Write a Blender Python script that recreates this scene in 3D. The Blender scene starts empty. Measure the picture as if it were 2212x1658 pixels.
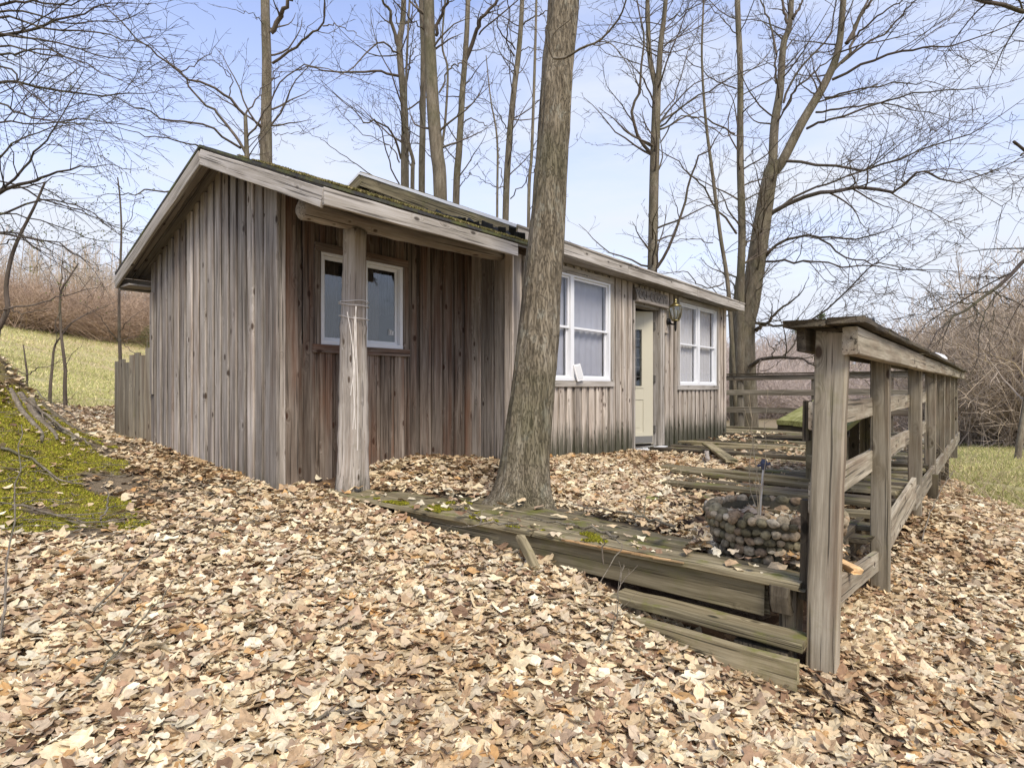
import bpy, math, random
import numpy as np
from mathutils import Vector
R = math.radians
rnd = random.Random(7)
rng = np.random.default_rng(11)
C = bpy.context.scene.collection
F, CX, HY = 1300.0, 1106.0, 835.0        # focal length and horizon of a 2212 x 1658 view; the eye is the origin

# ---------------------------------------------------------------- camera, sky, sun, exposure
cam = bpy.data.cameras.new('camera'); co = bpy.data.objects.new('camera', cam); C.objects.link(co)
cam.sensor_width = 36; cam.lens = 36*F/2212; cam.shift_y = 6/2212
cam.clip_start = 0.05; cam.clip_end = 3000
co.rotation_euler = (R(90), 0, 0); bpy.context.scene.camera = co
SUN_AZ, SUN_EL = R(158), R(50)
W = bpy.data.worlds.new('World'); bpy.context.scene.world = W; W.use_nodes = True
wt = W.node_tree; wt.nodes.clear()
def wn(t, **k):
    n = wt.nodes.new(t)
    for a, b in k.items(): setattr(n, a, b)
    return n
sky = wn('ShaderNodeTexSky', sky_type='NISHITA', sun_disc=False, sun_elevation=SUN_EL, sun_rotation=SUN_AZ,
         air_density=1.0, dust_density=0.6, ozone_density=2.0)
bg = wn('ShaderNodeBackground'); bg.inputs[1].default_value = 0.125
tc = wn('ShaderNodeTexCoord'); mp = wn('ShaderNodeMapping'); mp.inputs['Scale'].default_value = (1.1, 1.1, 4.2)
mp.inputs['Rotation'].default_value = (0.15, -0.1, 0.4)
nz = wn('ShaderNodeTexNoise'); nz.inputs['Scale'].default_value = 2.1; nz.inputs['Detail'].default_value = 7; nz.inputs['Roughness'].default_value = .55
rp = wn('ShaderNodeValToRGB'); rp.color_ramp.elements[0].position = .38; rp.color_ramp.elements[1].position = .66
sep = wn('ShaderNodeSeparateXYZ')
rz = wn('ShaderNodeMapRange'); rz.inputs[1].default_value = 0.0; rz.inputs[2].default_value = .62; rz.inputs[3].default_value = .95; rz.inputs[4].default_value = 0.02
mul = wn('ShaderNodeMath', operation='MULTIPLY'); mx2 = wn('ShaderNodeMath', operation='MAXIMUM'); ml2 = wn('ShaderNodeMath', operation='MULTIPLY'); ml2.inputs[1].default_value = .62
mix = wn('ShaderNodeMix', data_type='RGBA'); mix.inputs[7].default_value = (4.7, 5.0, 5.7, 1)
tintn = wn('ShaderNodeMix', data_type='RGBA', blend_type='MULTIPLY'); tintn.inputs[0].default_value = 1; tintn.inputs[7].default_value = (1.85, 1.58, 1.70, 1)
ow = wn('ShaderNodeOutputWorld')
lk = wt.links.new
lk(tc.outputs['Generated'], mp.inputs[0]); lk(mp.outputs[0], nz.inputs['Vector']); lk(nz.outputs[0], rp.inputs[0])
lk(tc.outputs['Generated'], sep.inputs[0]); lk(sep.outputs[2], rz.inputs[0])
lk(rp.outputs[0], mul.inputs[0]); mul.inputs[1].default_value = .55
lk(rz.outputs[0], ml2.inputs[0]); ml2.inputs[1].default_value = .95
lk(mul.outputs[0], mx2.inputs[0]); lk(ml2.outputs[0], mx2.inputs[1])
add = wn('ShaderNodeMath', operation='ADD', use_clamp=True); lk(ml2.outputs[0], add.inputs[0]); lk(mul.outputs[0], add.inputs[1])
lk(add.outputs[0], mix.inputs[0]); lk(sky.outputs[0], tintn.inputs[6]); lk(tintn.outputs[2], mix.inputs[6])
lk(mix.outputs[2], bg.inputs[0]); lk(bg.outputs[0], ow.inputs[0])
sl = bpy.data.lights.new('sun', 'SUN'); sl.energy = 2.9; sl.angle = R(22); sl.color = (1, .92, .78)
so = bpy.data.objects.new('sun', sl); C.objects.link(so)
sd = Vector((math.sin(SUN_AZ)*math.cos(SUN_EL), math.cos(SUN_AZ)*math.cos(SUN_EL), math.sin(SUN_EL)))
so.rotation_euler = sd.to_track_quat('Z', 'Y').to_euler(); so.location = sd*40
vs = bpy.context.scene.view_settings
vs.view_transform = 'Standard'; vs.look = 'None'; vs.exposure = 0.55; vs.gamma = 1

# ---------------------------------------------------------------- frames
dR = np.array([0.63866942, 0.76948123, 0.0]); dL = np.array([-0.76948123, 0.63866942, 0.0])
CC = np.array([-1.8907, 4.8576, 0.0]); ALPHA = math.atan2(dR[1], dR[0])
def H(u, v, z=0.0): return CC + dR*u + dL*v + np.array([0, 0, z])      # cabin frame -> world
def PX(x, y, Y): return np.array([(x-CX)/F*Y, Y, (HY-y)/F*Y])
def smooth(e0, e1, x):
    t = np.clip((x-e0)/(e1-e0), 0, 1); return t*t*(3-2*t)
# cheap numpy value noise
_perm = rng.random((64, 64))
def vnoise(x, y, s=1.0, o=0):
    x = np.asarray(x)*s+o*7.3; y = np.asarray(y)*s+o*3.1
    xi = np.floor(x).astype(int); yi = np.floor(y).astype(int); fx = x-xi; fy = y-yi
    fx = fx*fx*(3-2*fx); fy = fy*fy*(3-2*fy); g = lambda a, b: _perm[a % 64, b % 64]
    return (g(xi, yi)*(1-fx)+g(xi+1, yi)*fx)*(1-fy)+(g(xi, yi+1)*(1-fx)+g(xi+1, yi+1)*fx)*fy

# ---------------------------------------------------------------- materials
def mat(name):
    m = bpy.data.materials.new(name); m.use_nodes = True; nt = m.node_tree; nt.nodes.clear()
    o = nt.nodes.new('ShaderNodeOutputMaterial'); b = nt.nodes.new('ShaderNodeBsdfPrincipled'); nt.links.new(b.outputs[0], o.inputs[0])
    return m, nt, b
class NT:
    def __init__(s, nt): s.nt = nt
    def n(s, t, ins=None, **k):
        q = s.nt.nodes.new(t)
        for a, b in k.items(): setattr(q, a, b)
        for a, b in (ins or {}).items():
            if hasattr(b, 'is_linked'): s.nt.links.new(b, q.inputs[a])
            else: q.inputs[a].default_value = b
        return q
    def noise(s, vec, scale, detail=4, rough=.6, dist=0):
        return s.n('ShaderNodeTexNoise', {'Vector': vec, 'Scale': scale, 'Detail': detail, 'Roughness': rough, 'Distortion': dist}).outputs[0]
    def ramp(s, fac, stops):
        q = s.n('ShaderNodeValToRGB', {0: fac}); e = q.color_ramp.elements
        while len(e) < len(stops): e.new(.5)
        for i, (p, c) in enumerate(stops):
            e[i].position = p; e[i].color = (c if len(c) == 4 else tuple(c)+(1,)) if not isinstance(c, (int, float)) else (c, c, c, 1)
        return q.outputs[0]
    def mix(s, f, a, b, mode='MIX'):
        q = s.n('ShaderNodeMix', data_type='RGBA', blend_type=mode)
        for i, v in ((0, f), (6, a), (7, b)):
            if hasattr(v, 'is_linked'): s.nt.links.new(v, q.inputs[i])
            else: q.inputs[i].default_value = v if i == 0 else (tuple(v)+(1,))[:4]
        return q.outputs[2]
    def math(s, op, a, b=0.0, clamp=False):
        return s.n('ShaderNodeMath', {0: a, 1: b}, operation=op, use_clamp=clamp).outputs[0]
    def scale(s, vec, v): return s.n('ShaderNodeVectorMath', {0: vec, 1: v}, operation='MULTIPLY').outputs[0]
    def bump(s, b, h, strength, dist):
        q = s.n('ShaderNodeBump', {'Height': h, 'Strength': strength, 'Distance': dist}); s.nt.links.new(q.outputs[0], b.inputs['Normal'])
def ssr(c): return tuple(((v/255+.055)/1.055)**2.4 if v > 10 else v/255/12.92 for v in c)

def wood(name, dark, mid, light, stain=(.12, .06, .035), stain_amt=.35, moss=0.0, algae=None, rough=.85, grain=1.0, bump=.5):
    m, nt, b = mat(name); q = NT(nt)
    gc = q.n('ShaderNodeAttribute', attribute_name='gc').outputs['Vector']
    ti = q.n('ShaderNodeAttribute', attribute_name='tint').outputs['Fac']
    geo = q.n('ShaderNodeNewGeometry'); pos = geo.outputs['Position']
    # knots
    kv = q.n('ShaderNodeTexVoronoi', {'Vector': q.scale(gc, (6.5, 13, 13)), 'Scale': 1.0, 'Randomness': 1.0})
    keep = q.math('GREATER_THAN', q.n('ShaderNodeSeparateXYZ', {0: kv.outputs['Color']}).outputs[0], .74)
    kd = kv.outputs['Distance']
    knot = q.math('MULTIPLY', q.ramp(kd, [(.14, 1.0), (.24, 0.0)]), keep)
    warp = q.math('MULTIPLY', q.ramp(kd, [(.05, 1.0), (.5, 0.0)]), q.math('MULTIPLY', keep, .35))
    gv = q.n('ShaderNodeVectorMath', {0: q.scale(gc, (2.2*grain, 46*grain, 46*grain)), 1: q.n('ShaderNodeCombineXYZ', {1: q.math('MULTIPLY', warp, 9.0)}).outputs[0]}, operation='ADD').outputs[0]
    g1 = q.noise(gv, 1.0, 6, .65)
    g2 = q.noise(q.scale(gc, (.7, 11, 11)), 1.0, 4, .55)
    g3 = q.noise(q.scale(gc, (5, 160, 160)), 1.0, 3, .6)
    f = q.math('ADD', q.math('MULTIPLY', g1, .55), q.math('ADD', q.math('MULTIPLY', g2, .45), q.math('MULTIPLY', g3, .18)))
    col = q.ramp(f, [(.40, dark), (.55, mid), (.72, light)])
    big = q.noise(pos, 1.1, 4, .6)
    st = q.math('MULTIPLY', q.ramp(q.noise(q.n('ShaderNodeVectorMath', {0: q.scale(gc, (.55, 5, 5)), 1: q.scale(pos, (.35, .35, .2))}, operation='ADD').outputs[0], 1.3, 4, .6), [(.48, 0.0), (.66, 1.0)]), stain_amt)
    col = q.mix(st, col, stain)
    col = q.mix(q.ramp(big, [(.35, .35), (.6, 0.0)]), col, tuple(.55*a for a in mid))
    col = q.mix(q.math('MULTIPLY', knot, .9), col, tuple(.30*a for a in stain))
    tm = q.n('ShaderNodeMapRange', {0: ti, 3: .62, 4: 1.28}).outputs[0]
    col = q.mix(1.0, col, q.n('ShaderNodeCombineColor', {0: tm, 1: tm, 2: tm}).outputs[0], 'MULTIPLY')
    crack = q.ramp(q.noise(q.scale(gc, (1.1, 70, 70)), 1.0, 2, .5), [(.60, 0.0), (.66, 1.0)])
    col = q.mix(q.math('MULTIPLY', crack, .75), col, tuple(.35*a for a in dark))
    if algae:      # green-black growth creeping up from the ground line: (z0, z1)
        z = q.n('ShaderNodeSeparateXYZ', {0: pos}).outputs[2]
        zz = q.math('ADD', z, q.math('MULTIPLY', q.noise(q.scale(gc, (2.2, 40, 40)), 1.0, 5, .75), -1.1))
        am = q.n('ShaderNodeMapRange', {0: zz, 1: algae[0]-.60, 2: algae[1]-.60, 3: 1.0, 4: 0.0}).outputs[0]
        col = q.mix(q.math('MULTIPLY', am, .85), col, q.mix(g2, (.035, .045, .015), (.012, .012, .008)))
    if moss > 0:
        up = q.n('ShaderNodeSeparateXYZ', {0: geo.outputs['Normal']}).outputs[2]
        mm = q.math('MULTIPLY', q.ramp(q.noise(pos, 5, 5, .7), [(.62-moss*.3, 0.0), (.74-moss*.3, 1.0)]), q.ramp(up, [(.1, .35), (.7, 1.0)]))
        col = q.mix(q.math('MULTIPLY', mm, .75), col, q.mix(q.noise(pos, 40, 2), (.07, .085, .015), (.17, .17, .03)))
    nt.links.new(col, b.inputs['Base Color']); b.inputs['Roughness'].default_value = rough; b.inputs['Specular IOR Level'].default_value = .25
    q.bump(b, q.math('SUBTRACT', f, q.math('MULTIPLY', crack, .5)), bump, .006)
    return m
def plain(name, c, rough=.5, metal=0, var=.12, scale=12, spec=.5, bump=0):
    m, nt, b = mat(name); q = NT(nt); pos = q.n('ShaderNodeNewGeometry').outputs['Position']
    col = q.mix(q.noise(pos, scale, 5, .6), tuple(a*(1-var) for a in c), tuple(min(1, a*(1+var)) for a in c))
    nt.links.new(col, b.inputs['Base Color']); b.inputs['Roughness'].default_value = rough; b.inputs['Metallic'].default_value = metal
    b.inputs['Specular IOR Level'].default_value = spec
    if bump: q.bump(b, q.noise(pos, scale*4, 5, .7), bump, .01)
    return m
def bark(name, c0, c1, c2, s=1.0, bump=.6, lich=.3):
    m, nt, b = mat(name); q = NT(nt); pos = q.n('ShaderNodeNewGeometry').outputs['Position']
    ps = q.scale(pos, (13*s, 13*s, 2.0*s))
    n1 = q.noise(ps, 1.0, 7, .68, .4); n2 = q.noise(q.scale(pos, (42*s, 42*s, 7*s)), 1.0, 5, .7)
    f = q.math('ADD', q.math('MULTIPLY', n1, .6), q.math('MULTIPLY', n2, .4))
    rv = q.n('ShaderNodeVectorMath', {0: q.scale(pos, (60*s, 60*s, 6.0*s)), 1: q.scale(q.n('ShaderNodeTexNoise', {'Vector': pos, 'Scale': 5.0}).outputs['Color'], (3, 3, 1.0))}, operation='ADD').outputs[0]
    rn = q.noise(rv, 1.0, 5, .6)
    fur = q.ramp(q.math('ABSOLUTE', q.math('SUBTRACT', rn, .5)), [(.0, 0.0), (.045, 1.0)])
    col = q.ramp(f, [(.34, c0), (.52, c1), (.68, c2)])
    col = q.mix(q.math('MULTIPLY', q.math('SUBTRACT', 1.0, fur), .38), col, tuple(a*.4 for a in c0))
    l = q.math('MULTIPLY', q.ramp(q.noise(q.scale(pos, (6, 6, 4)), 1.6, 6, .7), [(.56, 0.0), (.64, 1.0)]), lich)
    col = q.mix(l, col, (.30, .30, .24))
    g = q.ramp(q.noise(pos, 1.7, 4, .6), [(.45, 0.0), (.7, .5)])
    col = q.mix(g, col, (.085, .088, .038))
    nt.links.new(col, b.inputs['Base Color']); b.inputs['Roughness'].default_value = .92; b.inputs['Specular IOR Level'].default_value = .15
    q.bump(b, q.math('ADD', f, q.math('MULTIPLY', fur, .6)), bump, .012*max(.6, 1/s))
    return m
M = {}
gd, gm, gl = (.105, .090, .072), (.318, .284, .242), (.56, .51, .455)
M['gable'] = wood('weathered_siding', gd, gm, gl, (.15, .085, .05), .5, algae=(-1.0, -.62))
M['brown'] = wood('shaded_brown_siding', (.036, .027, .020), (.130, .100, .076), (.28, .235, .19), (.14, .058, .028), .6)  # brown siding, darkened further so the porch shade is in its colour
M['front'] = wood('pale_siding', (.13, .105, .082), (.42, .365, .30), (.62, .56, .485), (.17, .11, .080), .3, algae=(-.66, -.38))
M['fascia'] = wood('fascia_wood', (.13, .112, .09), (.33, .30, .255), (.50, .47, .43), (.16, .13, .10), .4)
M['trim'] = wood('trim_wood', (.10, .085, .07), (.27, .235, .195), (.42, .38, .33), (.16, .10, .06), .4)
M['log'] = wood('peeled_log', (.13, .11, .09), (.34, .30, .25), (.52, .48, .43), (.20, .13, .08), .35, grain=.8)
M['deck'] = wood('deck_wood', (.055, .045, .024), (.20, .165, .095), (.39, .335, .21), (.06, .055, .03), .5, moss=.30)
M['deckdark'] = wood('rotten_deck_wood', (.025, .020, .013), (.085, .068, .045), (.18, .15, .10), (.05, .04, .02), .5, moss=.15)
M['rail'] = wood('railing_wood', (.085, .072, .048), (.235, .203, .145), (.42, .375, .285), (.14, .085, .050), .6, moss=.10)
M['mossy'] = wood('mossy_wood', (.07, .068, .025), (.20, .20, .065), (.36, .35, .16), (.10, .10, .03), .4, moss=.35)
M['soffit'] = wood('soffit_wood', (.07, .06, .05), (.20, .18, .155), (.30, .28, .25), (.13, .075, .05), .45)
M['splinter'] = wood('fresh_split_wood', (.25, .13, .05), (.5, .31, .14), (.66, .48, .27), (.3, .14, .05), .3)
M['vinyl'] = plain('white_vinyl', (.72, .73, .74), .35, var=.04)
M['doorpaint'] = plain('cream_door_paint', (.50, .47, .36), .5, var=.05, scale=3)
M['metal'] = plain('worn_metal', (.30, .29, .27), .4, .7, .2, 30)
M['black'] = plain('black_iron', (.012, .012, .012), .45, .3, .3)
M['brass'] = plain('aged_brass', (.28, .23, .10), .35, .9, .2, 30)
M['dark'] = plain('dark_interior', (.035, .028, .022), .9, var=.3)
M['inwall'] = plain('interior_wall', (.22, .20, .17), .9, var=.15, scale=2)
M['curtain'] = plain('pale_curtain', (.56, .56, .55), .9, var=.04, scale=5)
M['blind'] = plain('sky_grey_blind', (.36, .37, .40), .9, var=.25, scale=1.3)  # its grey also stands in for sky reflected in the panes
M['browncurtain'] = plain('brown_curtain', (.13, .085, .06), .9, var=.3, scale=6)
M['white'] = plain('white_plastic', (.75, .74, .72), .45, var=.05)
M['cord'] = plain('white_cord', (.66, .62, .56), .9, var=.1)
M['stem'] = plain('dry_stem', (.38, .31, .20), .9, var=.25)
M['pvc'] = plain('steel_stake', (.55, .55, .54), .35, .4, .1)
M['stick'] = bark('fallen_stick_bark', (.07, .055, .04), (.20, .17, .13), (.36, .32, .26), 1.5, .4)
M['bark1'] = bark('maple_bark', (.085, .068, .045), (.215, .180, .125), (.36, .32, .245), 1.0, .9, .45)
M['bark2'] = bark('grey_brown_bark', (.085, .070, .050), (.19, .160, .115), (.30, .265, .20), .7, .5, .3)
M['bark3'] = bark('dark_twig_bark', (.04, .032, .026), (.085, .068, .055), (.14, .115, .095), .7, .2, .1)
M['bark4'] = bark('brown_twig_bark', (.07, .055, .042), (.14, .112, .088), (.21, .175, .14), .7, .2, .1)
M['fuzz'] = plain('distant_twigs', (.42, .345, .26), .95, var=.35, scale=.25)  # lightened colour stands in for haze over the far brush
M['fuzz2'] = plain('distant_brush', (.36, .26, .18), .95, var=.4, scale=.3)
M['fuzz3'] = plain('distant_grey_trees', (.44, .365, .31), .95, var=.3, scale=.05)
M['bud'] = plain('young_buds', (.16, .18, .05), .8, var=.4, scale=3)
M['evergreen'] = plain('evergreen_needles', (.09, .12, .03), .9, var=.5, scale=2)
def glass(name, tint, refl=.06, amt=.5):
    m = bpy.data.materials.new(name); m.use_nodes = True; nt = m.node_tree; nt.nodes.clear(); q = NT(nt)
    o = q.n('ShaderNodeOutputMaterial'); t = q.n('ShaderNodeBsdfTransparent', {0: tuple(tint)+(1,)}); g = q.n('ShaderNodeBsdfGlossy', {0: (.95, .97, 1, 1), 'Roughness': .03})
    pos = q.n('ShaderNodeNewGeometry').outputs['Position']
    bp = q.n('ShaderNodeBump', {'Height': q.noise(pos, 4, 2), 'Strength': .01, 'Distance': .01}); nt.links.new(bp.outputs[0], g.inputs['Normal'])
    fr = q.n('ShaderNodeLayerWeight', {'Blend': amt}).outputs['Fresnel']
    f = q.math('ADD', fr, refl, True)
    mx = q.n('ShaderNodeMixShader', {0: f, 1: t.outputs[0], 2: g.outputs[0]}); nt.links.new(mx.outputs[0], o.inputs[0]); return m
M['glass'] = glass('window_glass', (.82, .85, .85), .05, .22)
M['frontglass'] = glass('sky_facing_glass', (.95, .95, .96), .03, .06)
M['lampglass'] = glass('lamp_glass', (.85, .88, .85), .08, .3)
M['screen'] = glass('window_screen_glass', (.55, .56, .56), .05, .3)
def shingle():
    m, nt, b = mat('asphalt_shingle'); q = NT(nt)
    gc = q.n('ShaderNodeAttribute', attribute_name='gc').outputs['Vector']; pos = q.n('ShaderNodeNewGeometry').outputs['Position']
    br = q.n('ShaderNodeTexBrick', {'Vector': gc, 'Color1': (.05, .05, .052, 1), 'Color2': (.10, .095, .09, 1), 'Mortar': (.012, .012, .012, 1), 'Scale': 1.0, 'Mortar Size': .006, 'Brick Width': .3, 'Row Height': .14})
    col = q.mix(.5, br.outputs[0], q.mix(q.noise(pos, 60, 3), (.02, .02, .02), (.12, .115, .11)))
    mm = q.ramp(q.noise(pos, 2.6, 6, .7), [(.45, 0.0), (.62, .9)])
    col = q.mix(mm, col, q.mix(q.noise(pos, 30, 3), (.06, .07, .015), (.15, .16, .04)))
    nt.links.new(col, b.inputs['Base Color']); b.inputs['Roughness'].default_value = .95
    q.bump(b, q.math('ADD', q.noise(pos, 50, 4), q.math('MULTIPLY', mm, .6)), .6, .01); return m
M['shingle'] = shingle()
def attrmat(name, rough=.85, trans=0.0, var=.18, scale=60, bump=.2):
    m, nt, b = mat(name); q = NT(nt)
    a = q.n('ShaderNodeAttribute', attribute_name='col').outputs['Color']; pos = q.n('ShaderNodeNewGeometry').outputs['Position']
    n = q.noise(pos, scale, 3, .6)
    tm = q.n('ShaderNodeMapRange', {0: n, 1: .3, 2: .7, 3: 1-var, 4: 1+var}).outputs[0]
    col = q.mix(1.0, a, q.n('ShaderNodeCombineColor', {0: tm, 1: tm, 2: tm}).outputs[0], 'MULTIPLY')
    nt.links.new(col, b.inputs['Base Color']); b.inputs['Roughness'].default_value = rough; b.inputs['Specular IOR Level'].default_value = .3
    if bump: q.bump(b, n, bump, .004)
    if trans:
        o = [x for x in nt.nodes if x.type == 'OUTPUT_MATERIAL'][0]
        tr = q.n('ShaderNodeBsdfTranslucent', {0: col}); mx = q.n('ShaderNodeMixShader', {0: trans, 1: b.outputs[0], 2: tr.outputs[0]}); nt.links.new(mx.outputs[0], o.inputs[0])
    return m
M['leaf'] = attrmat('dead_leaf', .7, .12)
M['tuft'] = attrmat('moss_tuft', .95, .2, bump=0)
M['pebble'] = attrmat('pebble_stone', .95, 0, .55, 45, .9)
M['mortar'] = plain('pebble_mortar', (.085, .075, .050), .98, var=.5, scale=25, spec=.1, bump=.9)

# ---------------------------------------------------------------- object helpers
def tag(o, label=None, cat=None, group=None, kind=None):
    if label: o['label'] = label
    if cat: o['category'] = cat
    if group: o['group'] = group
    if kind: o['kind'] = kind
    return o
def empty(name, p, label, cat, group=None, rz=0):
    o = bpy.data.objects.new(name, None); C.objects.link(o); o.location = [float(a) for a in p]; o.rotation_euler = (0, 0, rz)
    o.empty_display_size = .1; o['_m'] = 0; del o['_m']
    return tag(o, label, cat, group)
class MB:
    """collects geometry in world coordinates with grain coordinates and a tint; build() links one mesh object"""
    def __init__(s): s.v = []; s.f = []; s.gc = []; s.ti = []; s.col = []; s.n = 0; s.smooth = False
    def add(s, v, f, gc=None, ti=.5, col=None):
        v = np.asarray(v, float).reshape(-1, 3); k = len(v)
        s.v.append(v); s.gc.append(v if gc is None else np.asarray(gc, float)); s.ti.append(np.full(k, ti) if np.isscalar(ti) else np.asarray(ti, float))
        s.col.append(np.zeros((k, 3)) if col is None else (np.tile(np.asarray(col, float), (k, 1)) if np.ndim(col) == 1 else np.asarray(col, float)))
        if isinstance(f, np.ndarray): s.f.append(f+s.n)
        else: s.f += [np.asarray([q], int)+s.n for q in f]
        s.n += k; return s
    def build(s, name, m, parent=None, smooth=None, bevel=0, col=False):
        me = bpy.data.meshes.new(name)
        V = np.concatenate(s.v); groups = [g for g in s.f if len(g)]
        off = np.zeros(3)
        if parent is not None:
            loc = np.array(parent['_loc'] if '_loc' in parent.keys() else ploc(parent)); 
            V = V-loc
            a = -prot(parent)
            if a: V = V@np.array([[math.cos(a), math.sin(a), 0], [-math.sin(a), math.cos(a), 0], [0, 0, 1]])
        me.vertices.add(len(V)); me.vertices.foreach_set('co', V.astype(np.float32).ravel())
        idx = np.concatenate([g.ravel() for g in groups]); cnt = np.concatenate([np.full(len(g), g.shape[1]) for g in groups])
        me.loops.add(len(idx)); me.loops.foreach_set('vertex_index', idx.astype(np.int32))
        me.polygons.add(len(cnt)); st = np.concatenate([[0], np.cumsum(cnt)[:-1]]); me.polygons.foreach_set('loop_start', st.astype(np.int32))
        me.polygons.foreach_set('use_smooth', np.full(len(cnt), bool(s.smooth if smooth is None else smooth)))
        me.update(calc_edges=True)
        if m is not None and m.name.split('.')[0] not in NOGC:
            a = me.attributes.new('gc', 'FLOAT_VECTOR', 'POINT'); a.data.foreach_set('vector', np.concatenate(s.gc).astype(np.float32).ravel())
            a = me.attributes.new('tint', 'FLOAT', 'POINT'); a.data.foreach_set('value', np.concatenate(s.ti).astype(np.float32))
        if col:
            cc = np.concatenate(s.col); a = me.attributes.new('col', 'FLOAT_COLOR', 'POINT')
            a.data.foreach_set('color', np.concatenate([cc, np.ones((len(cc), 1))], 1).astype(np.float32).ravel())
        me.materials.append(m)
        o = bpy.data.objects.new(name, me); C.objects.link(o)
        if parent is not None: o.parent = parent
        if bevel:
            b = o.modifiers.new('bevel', 'BEVEL'); b.width = bevel; b.segments = 2; b.limit_method = 'ANGLE'
        return o
NOGC = set(M[k].name for k in M if k in ('leaf', 'tuft', 'pebble', 'bark1', 'bark2', 'bark3', 'bark4', 'fuzz', 'fuzz2', 'fuzz3'))
def ploc(o):
    p = np.array(o.location); 
    if o.parent is not None: p = ploc(o.parent)+rotz(p, prot(o.parent))
    return p
def prot(o): return o.rotation_euler[2]+(prot(o.parent) if o.parent is not None else 0)
def rotz(p, a): return np.array([p[0]*math.cos(a)-p[1]*math.sin(a), p[0]*math.sin(a)+p[1]*math.cos(a), p[2]])

def nrm(v): v = np.asarray(v, float); return v/max(1e-9, np.linalg.norm(v))
def board(mb, a, b, wdir, w, t, seg=1, jit=0.0, ch=.004, ti=None, bend=0.0, wend=None, warp=None, endjit=0.0):
    """a weathered plank from a to b, its width w along wdir, thickness t across; chamfered, slightly irregular"""
    a = np.asarray(a, float); b = np.asarray(b, float); ax = nrm(b-a); L = np.linalg.norm(b-a)
    wd = np.asarray(wdir, float); wd = nrm(wd-ax*(wd@ax)); td = np.cross(ax, wd)
    ti = rnd.random() if ti is None else ti; off = np.array([rnd.random()*30, rnd.random()*30, rnd.random()*30])
    if jit and seg < 3: seg = 3
    hw, ht = w/2, t/2; c = min(ch, hw*.4, ht*.4)
    prof = np.array([(-hw+c, -ht), (hw-c, -ht), (hw, -ht+c), (hw, ht-c), (hw-c, ht), (-hw+c, ht), (-hw, ht-c), (-hw, -ht+c)])
    V = []; G = []; n = seg+1
    wob = np.cumsum(rng.normal(0, 1, (n, 2)), 0); wob -= wob.mean(0); 
    if n > 1: wob /= max(1e-6, np.abs(wob).max())
    for i in range(n):
        s = i/seg; sc = 1 if wend is None else 1+(wend-1)*s
        p = a+(b-a)*s+np.array([0, 0, -bend*4*s*(1-s)])+wd*wob[i, 0]*jit+td*wob[i, 1]*jit*.6
        pr = prof*np.array([sc, 1])+rng.normal(0, 1, (8, 2))*jit*.35
        e = rng.normal(0, 1, 8)*endjit if i in (0, n-1) else np.zeros(8)
        V += [p+wd*x+td*y+ax*ee for (x, y), ee in zip(pr, e)]; G += [(s*L+ee+off[0], x+off[1], y+off[2]) for (x, y), ee in zip(pr, e)]
    Fq = [[i*8+j, i*8+(j+1) % 8, (i+1)*8+(j+1) % 8, (i+1)*8+j] for i in range(seg) for j in range(8)]
    mb.add(V, np.array(Fq), G, ti); k = mb.n-len(V)
    mb.f.append(np.array([[k+j for j in range(7, -1, -1)]])); mb.f.append(np.array([[k+seg*8+j for j in range(8)]]))
    return mb
def box(mb, c, ax, sz, ti=.5):
    """oriented box: centre, three axes (rows), full sizes; grain along the longest side"""
    c = np.asarray(c, float); ax = np.asarray(ax, float); sz = np.asarray(sz, float)
    k = int(np.argmax(sz)); o = [k]+[i for i in range(3) if i != k]
    return board(mb, c-ax[o[0]]*sz[o[0]]/2, c+ax[o[0]]*sz[o[0]]/2, ax[o[1]], sz[o[1]], sz[o[2]], ti=ti, ch=.0015)
HX = np.array([dR, dL, [0, 0, 1.0]])
def hbox(mb, u0, u1, v0, v1, z0, z1, ti=.5): return box(mb, H((u0+u1)/2, (v0+v1)/2, (z0+z1)/2), HX, (abs(u1-u0), abs(v1-v0), abs(z1-z0)), ti)
def frames(P):
    T = np.gradient(P, axis=-2); T /= np.maximum(1e-9, np.linalg.norm(T, axis=-1, keepdims=True))
    ref = np.array([.13, .97, .21]); A = np.cross(T, ref); A /= np.maximum(1e-6, np.linalg.norm(A, axis=-1, keepdims=True)); return T, A, np.cross(T, A)
def tubes(mb, polys, sides=4, cap=False, ti=.5):
    """polys: list of (pts (n,3), radii (n)) - batched by length"""
    by = {}
    for p, r in polys: by.setdefault(len(p), []).append((p, r))
    an = np.arange(sides)/sides*2*math.pi; cs, sn = np.cos(an), np.sin(an)
    for n, L in by.items():
        P = np.array([p for p, _ in L], float); Rr = np.array([r for _, r in L], float); m = len(L)
        T, A, B = frames(P)
        V = P[:, :, None, :]+Rr[:, :, None, None]*(A[:, :, None, :]*cs[None, None, :, None]+B[:, :, None, :]*sn[None, None, :, None])
        i = np.arange(n-1)[:, None]; j = np.arange(sides)[None, :]
        q = np.stack([i*sides+j, i*sides+(j+1) % sides, (i+1)*sides+(j+1) % sides, (i+1)*sides+j], -1).reshape(-1, 4)
        Fq = (q[None]+(np.arange(m)*n*sides)[:, None, None]).reshape(-1, 4)
        G = np.stack([np.broadcast_to(np.arange(n)[None, :, None]*.1, (m, n, sides)), np.broadcast_to(cs*.1, (m, n, sides)), np.broadcast_to(sn*.1, (m, n, sides))], -1).reshape(-1, 3)
        mb.add(V.reshape(-1, 3), Fq, G, ti)
        if cap:
            k = mb.n-m*n*sides
            for mm in range(m):
                mb.f.append(np.array([[k+mm*n*sides+jj for jj in range(sides-1, -1, -1)]])); mb.f.append(np.array([[k+mm*n*sides+(n-1)*sides+jj for jj in range(sides)]]))
    return mb
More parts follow.
